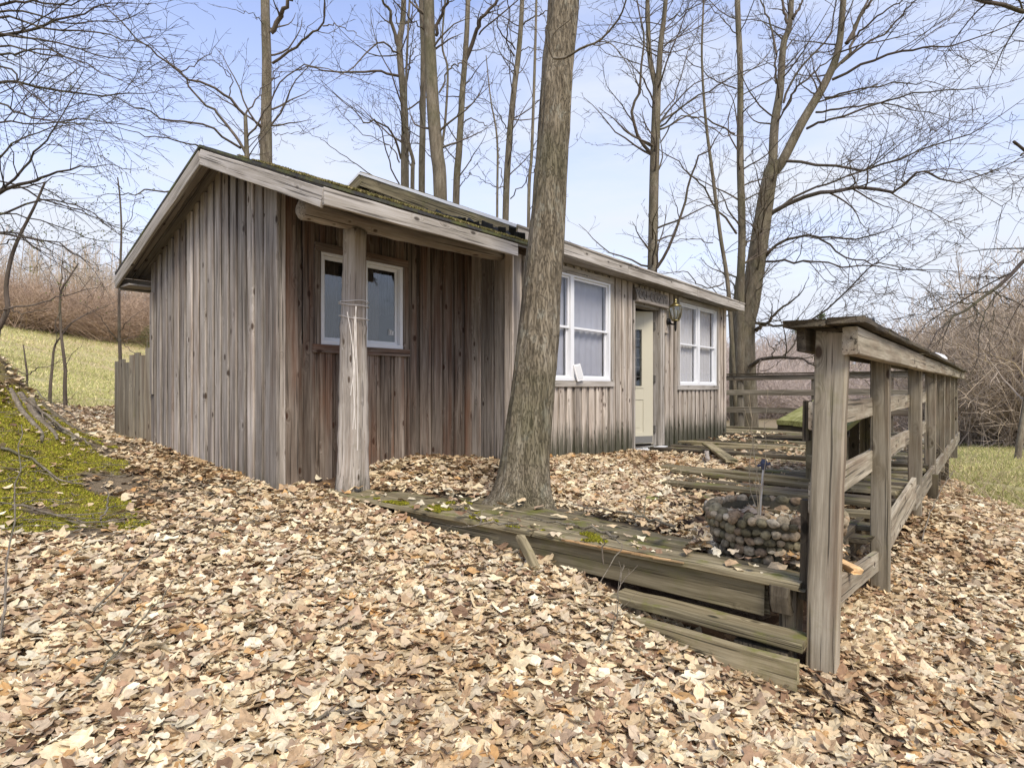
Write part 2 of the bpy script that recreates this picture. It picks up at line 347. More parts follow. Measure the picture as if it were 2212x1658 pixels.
def spline(pts, n):
    P = np.asarray(pts, float); k = len(P)
    if k == 2: return P[0]+(P[1]-P[0])*np.linspace(0, 1, n)[:, None]
    Q = np.vstack([2*P[0]-P[1], P, 2*P[-1]-P[-2]]); t = np.linspace(0, k-1-1e-6, n); i = t.astype(int); f = (t-i)[:, None]
    a, b, c, d = Q[i], Q[i+1], Q[i+2], Q[i+3]
    return .5*((2*b)+(-a+c)*f+(2*a-5*b+4*c-d)*f*f+(-a+3*b-3*c+d)*f**3)

# ---------------------------------------------------------------- terrain
CP = [(0, 0, -1.24), (-2, 0, -1.18), (2, 0, -1.32), (0, -3, -1.3), (-4, -3, -1.1), (4, -3, -1.5), (0, 2, -1.20), (1.4, 2.6, -1.15), (-1.5, 2.5, -1.05), (.22, 3.25, -1.02), (.5, 3.05, -1.09), (.62, 2.80, -1.17), (.85, 2.55, -1.235), (1.1, 2.35, -1.285), (1.35, 2.3, -1.28), (.8, 2.0, -1.25), (-.2, 3.55, -.99), (-.6, 4.0, -.95),
      (3, 3, -1.38), (1.9, 2.9, -1.30), (2.6, 4, -1.29), (3.9, 5, -1.22), (6, 8, -1.42), (5, 3, -1.6), (9, 8, -2.0),
      (-1.4, 4.5, -.86), (-2.2, 4.5, -.84), (-3.0, 5.5, -.76), (-3.9, 6.6, -.68), (-.2, 4.6, -.93), (.5, 3.9, -.97), (0, 5.4, -.86), (.8, 6.2, -.88), (2, 7.6, -.95), (1.6, 5, -.98), (3.7, 9.6, -1.05), (5.5, 11, -1.4),
      (-4.4, 8.6, -.62), (-1, 9, -.8), (2.5, 12, -1.1), (-3, 12, -.6),
      (-3.0, 3.5, -.83), (-2.4, 2.8, -.98), (-4.6, 4.0, -.62), (-3.82, 4.5, -.42), (-3.7, 5.0, -.60), (-3.5, 5.5, -.72), (-3.25, 4.3, -.76), (-6, 5, -.2),
      (-8, 8.5, -.2), (-5.5, 8.5, -.55), (-7.6, 10.5, -.40), (-8.5, 12, -.35), (-14, 14, .1), (-6.8, 11.5, -.43), (-18, 22, .9), (-15, 22, .25), (-9, 22, -.4),
      (-23, 30, 1.15), (-46, 60, 5.4), (-36, 60, 3.6), (-27, 45, 1.2), (-70, 85, 11), (-60, 110, 12.5), (-85, 110, 15), (-30, 110, 8), (0, 25, -1.6), (0, 60, -2.2), (0, 110, -1), (0, 180, 3),
      (10, 20, -2.4), (13, 30, -2.75), (25, 60, -3.2), (35, 90, -3.3), (50, 130, -2.5), (90, 230, 6), (60, 230, 6), (130, 230, 8), (11.5, 14, -1.9), (16, 20, -2.3), (24, 30, -2.8), (40, 40, -3), (60, 90, -3), (30, 5, -3),
      (0, -30, -2), (-30, -10, 0), (30, -30, -3), (-40, 5, 1.5), (400, 400, 8), (-400, 400, 30), (400, -400, 0), (-400, -400, 5), (0, 500, 14), (0, -500, 0), (-300, 0, 20), (300, 0, -2)]
CP = np.array(CP, float)
def warp(p):
    r = np.linalg.norm(p, axis=-1, keepdims=True); return p*np.log1p(r*1.0)/np.maximum(r, 1e-6)*3.0
_q = warp(CP[:, :2])
def _k(d): return np.where(d > 0, d*d*np.log(np.maximum(d, 1e-9)), 0.0)
_K = _k(np.linalg.norm(_q[:, None]-_q[None], axis=-1)); _n = len(CP); _Pm = np.hstack([np.ones((_n, 1)), _q])
_A = np.zeros((_n+3, _n+3)); _A[:_n, :_n] = _K+np.eye(_n)*.02; _A[:_n, _n:] = _Pm; _A[_n:, :_n] = _Pm.T
_w = np.linalg.solve(_A, np.concatenate([CP[:, 2], np.zeros(3)]))
def ground(x, y):
    p = np.stack([np.asarray(x, float).ravel(), np.asarray(y, float).ravel()], -1); out = np.zeros(len(p))
    for i in range(0, len(p), 20000):
        q = warp(p[i:i+20000]); d = np.linalg.norm(q[:, None]-_q[None], axis=-1); out[i:i+20000] = _k(d)@_w[:_n]+_w[_n]+q@_w[_n+1:]
    X, Y = p[:, 0], p[:, 1]
    r = np.hypot(X, Y)
    # root mound at the left edge
    a = (X+5.25)*.9+(Y-5.6)*.1; b = (Y-5.75)
    out += .72*np.exp(-(a/.60)**2-(b/.62)**2)*(1+.35*(vnoise(X, Y, 2.6, 7)-.5)+.2*(vnoise(X, Y, 7, 8)-.5))
    # leaf pile against the recessed wall
    out += .13*np.exp(-((X+.75)/.55)**2-((Y-5.72)/.45)**2)
    out += (vnoise(X, Y, .9, 1)-.5)*.10*smooth(1.5, 6, r)+(vnoise(X, Y, 3.1, 2)-.5)*.035
    out += (vnoise(X, Y, .12, 3)-.5)*.9*smooth(25, 80, r)
    return out.reshape(np.shape(x))
def g1(x, y): return float(ground(np.array([x]), np.array([y]))[0])
def inpoly(x, y, poly):
    inside = np.zeros(np.shape(x), bool); n = len(poly)
    for i in range(n):
        x0, y0 = poly[i]; x1, y1 = poly[(i+1) % n]
        c = ((y0 > y) != (y1 > y)) & (x < (x1-x0)*(y-y0)/((y1-y0)+1e-12)+x0); inside ^= c
    return inside
def proj(x, y, z): return CX+F*x/np.maximum(y, .05), HY-F*z/np.maximum(y, .05)
MOSSP = [(-8, 6.5), (-5.4, 6.7), (-4.3, 6.35), (-3.75, 6.3), (-3.85, 5.9), (-3.35, 4.9), (-2.75, 4.25), (-2.45, 3.9), (-2.45, 3.7), (-2.9, 3.45), (-4.4, 3.3), (-8, 3.2)]
def masks(x, y):
    r = np.hypot(x, y); az = np.arctan2(x, y)
    nx = x+(vnoise(x, y, 2.2, 5)-.5)*.9+(vnoise(x, y, 7, 8)-.5)*.25; ny = y+(vnoise(x, y, 2.2, 6)-.5)*.9+(vnoise(x, y, 7, 9)-.5)*.25
    moss = inpoly(nx, ny, MOSSP).astype(float)
    lim = np.interp(az, [-3.2, -1.2, -.75, -.62, -.3, .3, .5, .62, .68, .75, 1.2, 3.2], [14, 13, 14.0, 13.4, 15, 15, 15, 13, 8.6, 7.8, 9, 14])
    far = smooth(-.9, .9, r-lim+(vnoise(x, y, .8, 4)-.5)*1.6)
    # bare dark earth between the moss and the gable wall
    d = np.exp(-((nx+3.0)/.9)**2-((ny-4.75)/.55)**2)+np.exp(-((nx+2.0)/.55)**2-((ny-3.75)/.28)**2)*.8
    dirt = np.clip(d*1.4-.35, 0, 1)*(1-moss)
    bare = np.exp(-((nx+5.1)/.9)**2-((ny-5.7)/.5)**2); moss = moss*(1-np.clip(bare*1.9*(vnoise(x, y, 3.5, 13)-.42), 0, .9))
    dirt = np.maximum(dirt, np.where(inpoly(x, y, MOSSP), 1-moss, 0)*(1-far))
    dirt = np.maximum(dirt, far*.8*smooth(16, 24, r)*smooth(-.50, -.42, az)*(1-smooth(.62, .68, az)))
    return moss, far, dirt
def build_ground():
    rings = np.concatenate([np.linspace(.15, 9, 190), np.geomspace(9.1, 900, 120)]); na = 420
    th = np.linspace(0, 2*math.pi, na, endpoint=False)
    X = np.outer(rings, np.sin(th)).ravel(); Y = np.outer(rings, np.cos(th)).ravel(); Z = ground(X, Y)
    V = np.vstack([np.stack([X, Y, Z], -1), [[0, 0, g1(0, 0)]]]); nr = len(rings)
    i = np.arange(nr-1)[:, None]; j = np.arange(na)[None]
    q = np.stack([i*na+j, (i+1)*na+j, (i+1)*na+(j+1) % na, i*na+(j+1) % na], -1).reshape(-1, 4)
    t = np.stack([np.full(na, nr*na), np.arange(na), (np.arange(na)+1) % na], -1)
    moss, far, dirt = masks(V[:, 0], V[:, 1])
    m, nt, b = mat('leafy_ground'); s = NT(nt); pos = s.n('ShaderNodeNewGeometry').outputs['Position']
    a = s.n('ShaderNodeAttribute', attribute_name='col').outputs['Color']; sp = s.n('ShaderNodeSeparateColor', {0: a})
    vo = s.n('ShaderNodeTexVoronoi', {'Vector': pos, 'Scale': 16.0}); vo.inputs['Randomness'].default_value = 1
    leafc = s.ramp(s.n('ShaderNodeSeparateColor', {0: vo.outputs['Color']}).outputs[0], [(0, (.075, .045, .028)), (.4, (.16, .10, .06)), (.75, (.26, .18, .11)), (1, (.38, .28, .18))])
    leafc = s.mix(s.noise(pos, 3, 5), leafc, (.10, .065, .04))
    gn = s.noise(pos, .35, 6, .65); gf = s.noise(s.scale(pos, (.5, 1.6, 1)), 2.4, 8, .85)
    gr = s.mix(s.ramp(gf, [(.35, 0.0), (.65, 1.0)]), (.27, .245, .10), (.47, .42, .21))
    gr = s.mix(s.ramp(s.noise(pos, .16, 5, .6), [(.44, 0.0), (.62, .8)]), gr, s.mix(gf, (.34, .25, .14), (.52, .40, .24)))
    mo = s.mix(s.ramp(s.noise(pos, 9, 6, .7), [(.38, 0.0), (.62, 1.0)]), (.12, .115, .02), (.42, .40, .04))
    mo = s.mix(s.ramp(s.noise(pos, 2.3, 4, .7), [(.42, 0.0), (.58, .9)]), mo, s.mix(s.noise(pos, 30, 4), (.08, .055, .025), (.24, .18, .10)))
    di = s.mix(s.noise(pos, 25, 6, .75), (.085, .065, .042), (.29, .235, .165))
    c = s.mix(sp.outputs[1], leafc, gr); c = s.mix(sp.outputs[2], c, di); c = s.mix(sp.outputs[0], c, mo)
    nt.links.new(c, b.inputs['Base Color']); b.inputs['Roughness'].default_value = .95; b.inputs['Specular IOR Level'].default_value = .1
    s.bump(b, s.math('ADD', s.noise(pos, 30, 6, .8), s.math('MULTIPLY', vo.outputs['Distance'], .6)), .7, .03)
    mb = MB(); mb.add(V, q, col=np.stack([moss, far, dirt], -1)); mb.f.append(t)
    o = mb.build('ground', m, smooth=True, col=True); tag(o, kind='structure')
build_ground()

# ---------------------------------------------------------------- cabin
cab = empty('wooden_cabin', H(0, 0, -.85), 'grey weathered board sided cabin with mossy gabled roof and open cream door', 'cabin', rz=ALPHA)
RG = dict(v=.80, z=2.02)                       # small roof ridge
def zs(v):                                     # underside of the small roof at v
    return (2.02-(.80-v)*.389 if v < .80 else 2.02-(v-.80)*.409)
RM = dict(v=1.75, z=2.70)
def zm(v, u=5): s = -.012*(u-2.1); return (2.65-(1.75-v)*.432 if v < 1.75 else 2.65-(v-1.75)*.432)+s
MU0, MU1, MV = 2.265, 8.25, -.54
def siding(mb, axis, a0, a1, fixed, out, z0, ztop, pitch, bw, holes=(), thick=.024, jz=.0, back=True):
    """vertical board-on-board siding. axis 'u' runs along u at v=fixed, 'v' runs along v at u=fixed; out = outward sign"""
    n = max(1, int(round((a1-a0)/pitch))); p = (a1-a0)/n
    def seg(lo, hi, wid_c, w, depth, t):
        segs = [(lo, hi)]
        for (h0, h1, hz0, hz1) in holes:
            if wid_c+w/2 > h0+.01 and wid_c-w/2 < h1-.01:
                ns = []
                for (l, h) in segs:
                    if hz0 > l: ns.append((l, min(h, hz0)))
                    if hz1 < h: ns.append((max(l, hz1), h))
                segs = ns
        for (l, h) in segs:
            if h-l < .03: continue
            d = fixed+out*depth
            A = H(wid_c, d, l) if axis == 'u' else H(d, wid_c, l); B = H(wid_c, d, h) if axis == 'u' else H(d, wid_c, h)
            board(mb, A, B, dR if axis == 'u' else dL, w, t, seg=5, jit=.0018, ch=.004)
    for i in range(n):
        c = a0+(i+.5)*p
        zt = ztop(c) if callable(ztop) else ztop; zb = (z0(c) if callable(z0) else z0)+rnd.uniform(-.02, .02)
        seg(zb, zt, c, bw*rnd.uniform(.93, 1.05), thick*1.3, thick*rnd.uniform(.6, 1.0))
    nb = max(1, int(round((a1-a0)/.19)))
    for i in range(nb):
        c = a0+(i+.5)*(a1-a0)/nb; zt = ztop(c) if callable(ztop) else ztop; zb = (z0(c) if callable(z0) else z0)
        seg(zb, zt, c, (a1-a0)/nb*.998, thick*.35, thick*.9)
# openings (u0,u1,z0,z1)
SW = (.36, 1.26, .36, 1.16)
W1 = (2.50, 4.24, .07, 1.33); W2 = (6.33, 7.86, .02, 1.33); DO = (4.89, 5.66, -.86, 1.18)
mb = MB(); siding(mb, 'v', 0.0, 2.56, 0, -1, lambda v: -.95+.06*v, lambda v: zs(v)-.01, .150, .098); 
gw = mb.build('gable_wall', M['gable'], cab)
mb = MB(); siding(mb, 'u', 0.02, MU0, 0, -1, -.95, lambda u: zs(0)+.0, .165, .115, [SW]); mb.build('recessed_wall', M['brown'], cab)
mb = MB(); siding(mb, 'v', MV, 0.0, MU0, -1, -.95, 1.55, .18, .16); mb.build('return_wall', M['gable'], cab)
mb = MB(); siding(mb, 'v', 0.0, 4.0, MU0+.02, -1, .9, lambda v: zm(v, MU0)-.03, .17, .12); mb.build('upper_gable_wall', M['gable'], cab)
mb = MB(); siding(mb, 'u', MU0, MU1, MV, -1, lambda u: -.93+.02*math.sin(u*9), lambda u: 1.47, .163, .098, [W1, W2, DO]); mb.build('front_wall', M['front'], cab)
mb = MB(); siding(mb, 'v', MV, 4.0, MU1, 1, -1.0, lambda v: zm(v, 8.25)-.03, .17, .11); mb.build('end_wall', M['gable'], cab)
mb = MB(); siding(mb, 'u', 0, MU0, 2.56, 1, -1.0, 1.3, .17, .11); siding(mb, 'u', MU0, MU1, 4.0, 1, -1.2, 1.62, .17, .11); siding(mb, 'v', 2.56, 4.0, MU0, -1, -1.2, 1.9, .17, .11); mb.build('back_wall', M['gable'], cab)
# corner boards
mb = MB(); board(mb, H(-.052, -.045, -.93), H(-.052, -.045, zs(0)-.01), dL, .10, .024, 6, .002); board(mb, H(-.012, -.058, -.93), H(-.012, -.058, zs(0)-.06), dR, .085, .02, 6, .002)
mb.build('corner_board', M['gable'], cab)
mb = MB(); board(mb, H(MU0-.055, MV-.045, -.94), H(MU0-.055, MV-.045, 1.5), dL, .11, .024, 6, .002); board(mb, H(MU0-.01, MV-.06, -.94), H(MU0-.01, MV-.06, 1.47), dR, .10, .022, 6, .002)
mb.build('corner_board', M['front'], cab)
mb = MB(); board(mb, H(MU1-.03, MV-.06, -.94), H(MU1-.03, MV-.06, 1.45), dR, .09, .022, 6, .002); mb.build('corner_board', M['front'], cab)
# floor, sill beam and inner room faces
mb = MB(); hbox(mb, .06, MU1-.05, .05, 2.5, -.90, -.86); hbox(mb, MU0+.05, MU1-.05, MV+.05, .04, -.90, -.86); mb.build('floor', M['dark'], cab)
mb = MB()
hbox(mb, MU0+.06, MU1-.06, 3.2, 3.24, -.85, 1.6); hbox(mb, .05, MU0, 1.9, 1.94, -.85, 1.3); hbox(mb, 4.45, 4.49, MV+.06, 3.2, -.85, 1.5); hbox(mb, 5.95, 5.99, MV+.06, 3.2, -.85, 1.5)
mb.build('inner_wall', M['inwall'], cab)
mb = MB()
for k in range(14):
    u = .2+k*.16
    if u < MU1: pass
board(mb, H(MU0+.1, MV+.02, -1.02), H(MU1-.05, MV+.02, -1.02), [0, 0, 1], .14, .08, 8, .004); mb.build('sill_beam', M['deckdark'], cab)
for u in (5.95, 6.9, 7.9): mb = MB(); board(mb, H(u, MV-.02, -1.35), H(u, MV-.02, -1.04), dR, .14, .12, 2, .003); mb.build('pier', M['deckdark'], cab)

def roof(name, u0, u1, ridge, front, back, zf, thick=.035, mossy=None):
    """two roof slopes; zf(v,u) = top of the sheathing"""
    rt = empty(name, H(u0, ridge, zf(ridge, u0)), None, None); rt.parent = cab
    rt.location = (u0, ridge, zf(ridge, u0)+.85); rt.rotation_euler = (0, 0, 0)
    for nm, t0, t1, off, m in (('sheathing', 0, thick, 0, M['soffit']), ('shingles', thick, thick+.022, .022, M['shingle'])):
        mb = MB()
        for (va, vb) in ((front-off, ridge), (ridge, back+off)):
            nn, mm = 16, 40; us = np.linspace(u0-off, u1+off, mm); vv = np.linspace(va, vb, nn)
            for side in (0, 1):
                V = []; G = []
                for a in vv:
                    for c in us:
                        jz = (vnoise(c*3, a*3, 1.0, 3)-.5)*.010 if nm == 'shingles' and side else 0
                        V.append(H(c, a, zf(a, c)+(t1 if side else t0)+jz)); G.append((c, a*1.1, side*.1))
                q = np.array([[i*mm+j, i*mm+j+1, (i+1)*mm+j+1, (i+1)*mm+j] for i in range(nn-1) for j in range(mm-1)])
                mb.add(V, q if side else q[:, ::-1], G, .5)
            def rim(pts):
                V = []; G = []
                for c, a in pts: V += [H(c, a, zf(a, c)+t0), H(c, a, zf(a, c)+t1)]; G += [(c+a, 0, 0), (c+a, 0, .05)]
                mb.add(V, np.array([[2*i, 2*i+2, 2*i+3, 2*i+1] for i in range(len(pts)-1)]), G, .35)
            e = va if va < ridge-.001 and va == front-off else vb
            rim([(c, (va if va == front-off else vb)) for c in us]); rim([(us[0], a) for a in vv]); rim([(us[-1], a) for a in vv])
        mb.build(nm, m, rt)
    return rt
zsr = lambda v, u=0: zs(v)
r1 = roof('mossy_low_roof', -.25, 2.20, .80, -1.05, 2.86, zsr)
mb = MB()   # fascia of the small roof
fy = .026
board(mb, H(-.262, .80, zs(.80)-.05), H(-.262, -1.05, zs(-1.05)-.05), [0, 0, 1], .125, fy, 8, .003, ti=.95)
board(mb, H(-.262, .80, zs(.80)-.05), H(-.262, 2.88, zs(2.88)-.05), [0, 0, 1], .125, fy, 8, .003, ti=.7)
mb.build('rake_board', M['fascia'], r1)
mb = MB(); board(mb, H(-.27, -1.064, zs(-1.05)-.045), H(1.75, -1.064, zs(-1.05)-.045), [0, 0, 1], .115, fy, 10, .004, ti=.62); mb.build('eave_board', M['fascia'], r1)
mb = MB(); board(mb, H(-.245, 2.84, zs(2.86)-.07), H(2.2, 2.84, zs(2.86)-.07), [0, 0, 1], .13, fy, 6, .003, ti=.3); board(mb, H(-.24, 2.70, zs(2.84)-.11), H(.02, 2.70, zs(2.84)-.11), dL, .27, .02, 2, .002, ti=.3)
mb.build('back_eave_board', M['fascia'], r1)
# boards of the gable soffit, hanging just under the sheathing
mb = MB()
for (a, b) in ((.80, 2.80), (.80, -1.0)):
    for k in range(2):
        u = -.19+k*.125
        board(mb, H(u, a, zs(a)-.012), H(u, b, zs(b)-.012), dR, .12, .014, 4, .001)
mb.build('soffit_board', M['soffit'], r1)
mb = MB()
for k in range(5):
    u = .1+k*.48; board(mb, H(u, -.02, zs(0)-.05), H(u, -1.03, zs(-1.03)-.035), [0, 0, 1], .08, .04, 3, .002)
mb.build('rafter', M['brown'], r1)
r2 = roof('upper_roof', 2.10, 8.60, 1.75, -.78, 4.3, zm)
mb = MB()
board(mb, H(2.086, 1.75, zm(1.75, 2.1)-.03), H(2.086, -.78, zm(-.78, 2.1)-.045), [0, 0, 1], .17, fy, 8, .003, ti=.75)
board(mb, H(2.086, 1.75, zm(1.75, 2.1)-.03), H(2.086, 4.3, zm(4.3, 2.1)-.03), [0, 0, 1], .14, fy, 6, .003, ti=.35); mb.build('rake_board', M['deck'], r2)
mb = MB()
for k, (a, b) in enumerate(((2.08, 4.3), (4.31, 6.5), (6.51, 8.62))):
    board(mb, H(a, -.795, zm(-.78, a)-.035), H(b, -.795, zm(-.78, b)-.035), [0, 0, 1], .14, fy, 8, .004, ti=.7)
mb.build('eave_board', M['fascia'], r2)
mb = MB(); board(mb, H(8.612, 1.75, zm(1.75, 8.6)-.03), H(8.612, -.78, zm(-.78, 8.6)-.03), [0, 0, 1], .14, fy, 6, .003); board(mb, H(8.612, 1.75, zm(1.75, 8.6)-.03), H(8.612, 4.3, zm(4.3, 8.6)-.03), [0, 0, 1], .14, fy, 6, .003)
mb.build('rake_board', M['fascia'], r2)
mb = MB(); board(mb, H(2.09, -.67, zm(-.78)-.075), H(8.6, -.67, zm(-.78)-.075-.05), dL, .25, .018, 10, .003); mb.build('soffit_board', M['fascia'], r2)
mb = MB()    # pale metal drip edge along the rake
board(mb, H(2.070, 1.76, zm(1.76, 2.1)+.040), H(2.070, -.80, zm(-.80, 2.1)+.040), [0, 0, 1], .03, .008, 8, .002, ti=1.0)
board(mb, H(2.070, 1.76, zm(1.76, 2.1)+.040), H(2.070, 2.6, zm(2.6, 2.1)+.040), [0, 0, 1], .03, .008, 3, .001, ti=1.0); mb.build('drip_edge', M['vinyl'], r2)
mb = MB(); board(mb, H(2.06, -.815, zm(-.8, 2.1)+.042), H(8.64, -.815, zm(-.8, 8.6)+.042), [0, 0, 1], .022, .01, 12, .003, ti=.8); mb.build('drip_edge', M['fascia'], r2)
# black torn flashing where the two roofs meet
mb = MB()
for k in range(26):
    s = k/25; v = -.95+s*1.5; w = .10*(1-s)+.03
    p = H(2.02-.02*rnd.random(), v, zs(v)+.07+rnd.uniform(-.01, .03)*(1-s)); a = rnd.uniform(-.5, .5)
    board(mb, p, p+dL*rnd.uniform(.06, .12)+np.array([0, 0, rnd.uniform(.01, .05)]), [0, 0, 1]+dR*a, w*rnd.uniform(.6, 1.3), .006, 2, .004)
mb.build('torn_flashing', M['black'], r2)
# moss growing on the low roof
def tufts(P, N, h, cols, w=.006, k=3):
    """small blades; P (n,3), returns (verts, faces, colours)"""
    n = len(P); d = rng.normal(0, 1, (n, 3)); d[:, 2] = np.abs(d[:, 2])*.6+.8; d /= np.linalg.norm(d, axis=1)[:, None]
    s = np.cross(d, rng.normal(0, 1, (n, 3))); s /= np.linalg.norm(s, axis=1)[:, None]
    hh = h*rng.uniform(.4, 1.2, (n, 1)); ww = w*rng.uniform(.6, 1.6, (n, 1))
    V = np.stack([P-s*ww, P+s*ww, P+d*hh], 1).reshape(-1, 3); Fq = np.arange(3*n).reshape(-1, 3)
    c = np.array(cols)[rng.integers(0, len(cols), n)]*rng.uniform(.7, 1.3, (n, 1)); return V, Fq, np.repeat(c, 3, 0)
n = 90000; u = rng.uniform(-.2, 2.05, n); v = -1.04+1.5*rng.random(n)**1.2
msk = vnoise(u, v, 3.0, 11)*.45+vnoise(u, v, 9, 12)*.3+vnoise(u, v, 23, 15)*.25 > .53+.12*smooth(-.6, .4, v)
u, v = u[msk], v[msk]; P = CC+np.outer(u, dR)+np.outer(v, dL); P[:, 2] = 2.02-(.80-v)*.389+.056+.014*vnoise(u, v, 14, 3)
V, Fq, c = tufts(P, None, .016, [(.20, .18, .05), (.30, .27, .09), (.15, .13, .05), (.30, .23, .12)], .007)
mb = MB(); mb.add(V, Fq, col=c); mb.build('roof_moss', M['tuft'], r1, col=True)['kind'] = 'stuff'
# porch post and log beam under the low roof
def logtube(pts, rad, sides=20, n=24, j=.006, flat=.0, m='log', name='log_post', parent=cab, lo=None):
    P = spline(pts, n); Rr = np.interp(np.linspace(0, 1, n), np.linspace(0, 1, len(rad)), rad); T, A, B = frames(P[None]); A = A[0]; B = B[0]
    an = np.arange(sides)/sides*2*math.pi; ph = rnd.random()*6
    V = []; G = []
    for i in range(n):
        for k, a in enumerate(an):
            r = Rr[i]*(1+.05*math.sin(3*a+ph+i*.15)+.035*math.sin(5*a-ph+i*.3))+rnd.gauss(0, j*.3)
            if flat: r = min(r, Rr[i]*(1-flat)/max(.2, abs(math.cos(a-ph))))
            V.append(P[i]+A[i]*math.cos(a)*r+B[i]*math.sin(a)*r); G.append((i/n*np.linalg.norm(P[-1]-P[0])+3.3, math.cos(a)*Rr[i]*1.2, math.sin(a)*Rr[i]*1.2))
    q = np.array([[i*sides+k, i*sides+(k+1) % sides, (i+1)*sides+(k+1) % sides, (i+1)*sides+k] for i in range(n-1) for k in range(sides)])
    mb = MB(); mb.add(V, q, G, .8); mb.f.append(np.array([list(range(sides-1, -1, -1))])); mb.f.append(np.array([[(n-1)*sides+k for k in range(sides)]]))
    return mb.build(name, M[m], parent, smooth=True)
M['postwood'] = wood('porch_post_wood', (.12, .10, .08), (.30, .265, .22), (.47, .43, .38), (.22, .14, .08), .35, moss=.10, grain=.8, algae=(-.95, -.6))
def upx(x, v):
    lo, hi = -2, 9
    for _ in range(50):
        m_ = (lo+hi)/2; p = H(m_, v)
        if CX+F*p[0]/p[1] < x: lo = m_
        else: hi = m_
    return lo
PU = upx(766, -.44)
def post_mesh():
    n = 34; z0, z1 = -.90, 1.27; V = []; G = []
    for i in range(n):
        s = i/(n-1); z = z0+(z1-z0)*s
        w = .102+.012*math.sin(s*4+1)-.006*s+.004*rnd.gauss(0, 1)*.5+.02*max(0, 1-s*9)
        c = H(PU-.02*(1-s)+.006*math.sin(s*7), -.44, z)
        for k in range(22):
            a = k/22*2*math.pi; r = w/max(abs(math.cos(a)), abs(math.sin(a)), .80)*(1+.02*math.sin(3*a+s*5))+rnd.gauss(0, .0008)
            V.append(c+dR*math.cos(a+.3)*r*.92+dL*math.sin(a+.3)*r*.80); G.append((z+5, math.cos(a)*w*1.3, math.sin(a)*w*1.3))
    q = np.array([[i*22+k, i*22+(k+1) % 22, (i+1)*22+(k+1) % 22, (i+1)*22+k] for i in range(n-1) for k in range(22)])
    mb = MB(); mb.add(V, q, G, .85); mb.f.append(np.array([[(n-1)*22+k for k in range(22)]])); return mb.build('porch_post', M['postwood'], cab, smooth=True)
post_mesh()
logtube([H(upx(648, -.44), -.46, 1.335), H(.5, -.44, 1.345), H(1.2, -.44, 1.35), H(2.25, -.45, 1.375)], [.076, .078, .070, .066], m='trim', name='log_beam', n=20, j=.012)

# windows
def window(name, u0, u1, z0, z1, vf, units, dh=True, cur=None, split=None, scrn=True):
    w = empty(name, (u0, vf, z0+.85), None, None); w.parent = cab; w.rotation_euler = (0, 0, 0)
    D = vf
    t = .075; mb = MB()          # wooden casing
    for (a, b, c, d) in ((u0-t+.02, u1+t-.02, z1-.01, z1+t-.015), (u0-t, u1+t, z0-.07, z0)):
        hbox(mb, a, b, D-.062, D-.032, c, d, ti=rnd.uniform(.5, .8))
    for uu in ((u0-t+.015, u0-.001), (u1+.001, u1+t-.015)): hbox(mb, uu[0], uu[1], D-.058, D-.034, z0+.001, z1-.012, ti=rnd.uniform(.4, .8))
    mb.build('casing', cur['casing'], w)
    fr = MB(); f = .035
    hbox(fr, u0, u1, D-.048, D+.04, z0+.001, z0+f); hbox(fr, u0, u1, D-.048, D+.04, z1-f, z1-.012)
    hbox(fr, u0, u0+f, D-.047, D+.04, z0+f, z1-f); hbox(fr, u1-f, u1, D-.047, D+.04, z0+f, z1-f)
    uw = (u1-u0)/units
    for k in range(1, units): hbox(fr, u0+k*uw-.035, u0+k*uw+.035, D-.046, D+.04, z0+f, z1-f)
    fr.build('frame', M['vinyl'], w)
    for k in range(units):
        a, b = u0+k*uw+.037, u0+(k+1)*uw-.037; mid = (z0+z1)/2
        if dh:
            for (lo, hi, dd, nm, gm) in ((mid-.015, z1-f-.001, -.012, 'upper_sash', cur['low']), (z0+f+.001, mid+.012, .012, 'lower_sash', cur['low'])):
                s = MB(); e = .026
                hbox(s, a, b, D+dd-.012, D+dd+.012, lo, lo+e); hbox(s, a, b, D+dd-.012, D+dd+.012, hi-e, hi); hbox(s, a, a+e, D+dd-.011, D+dd+.011, lo+e, hi-e); hbox(s, b-e, b, D+dd-.011, D+dd+.011, lo+e, hi-e)
                so_ = s.build(nm, M['vinyl'], w); g = MB(); hbox(g, a+e, b-e, D+dd-.002, D+dd+.002, lo+e, hi-e)
                gg = g.build('pane', M[gm], w)
        else:
            s = MB(); e = .03; lo, hi = z0+f+.001, z1-f-.001
            hbox(s, a, b, D-.01, D+.014, lo, lo+e); hbox(s, a, b, D-.01, D+.014, hi-e, hi); hbox(s, a, a+e, D-.009, D+.013, lo+e, hi-e); hbox(s, b-e, b, D-.009, D+.013, lo+e, hi-e)
            s.build('sash', M['vinyl'], w); g = MB(); hbox(g, a+e, b-e, D-.002, D+.002, lo+e, hi-e); g.build('pane', M['glass'], w)
        cm = cur.get('cloth')
        if cm:
            g = MB(); nn = 30
            for side in ((a-.02, a+(b-a)*cur.get('cov', 1.0)),):
                V = []; lo, hi = z0+.02+(z1-z0)*cur.get('from', 0), z1-.02
                for q_ in range(nn): uu = side[0]+(side[1]-side[0])*q_/(nn-1); vv = D+.055+.008*math.sin(q_*1.3); V += [H(uu, vv, lo), H(uu, vv, hi)]
                g.add(V, np.array([[2*i, 2*i+2, 2*i+3, 2*i+1] for i in range(nn-1)]))
            g.build('curtain', cm, w, smooth=True)
    return w
M['dimcasing'] = M['trim']
window('small_window', *SW, 0.0, 2, dh=False, cur=dict(casing=M['brown'], low='glass', cloth=M['browncurtain'], cov=.55))
window('twin_window', *W1, MV, 2, cur=dict(casing=M['fascia'], low='frontglass', cloth=M['blind'], **{'from': .0}))
window('twin_window', *W2, MV, 2, cur=dict(casing=M['fascia'], low='frontglass', cloth=M['curtain'], **{'from': 0.0}))  # pale cloth behind the upper sashes stands in for their sky reflection
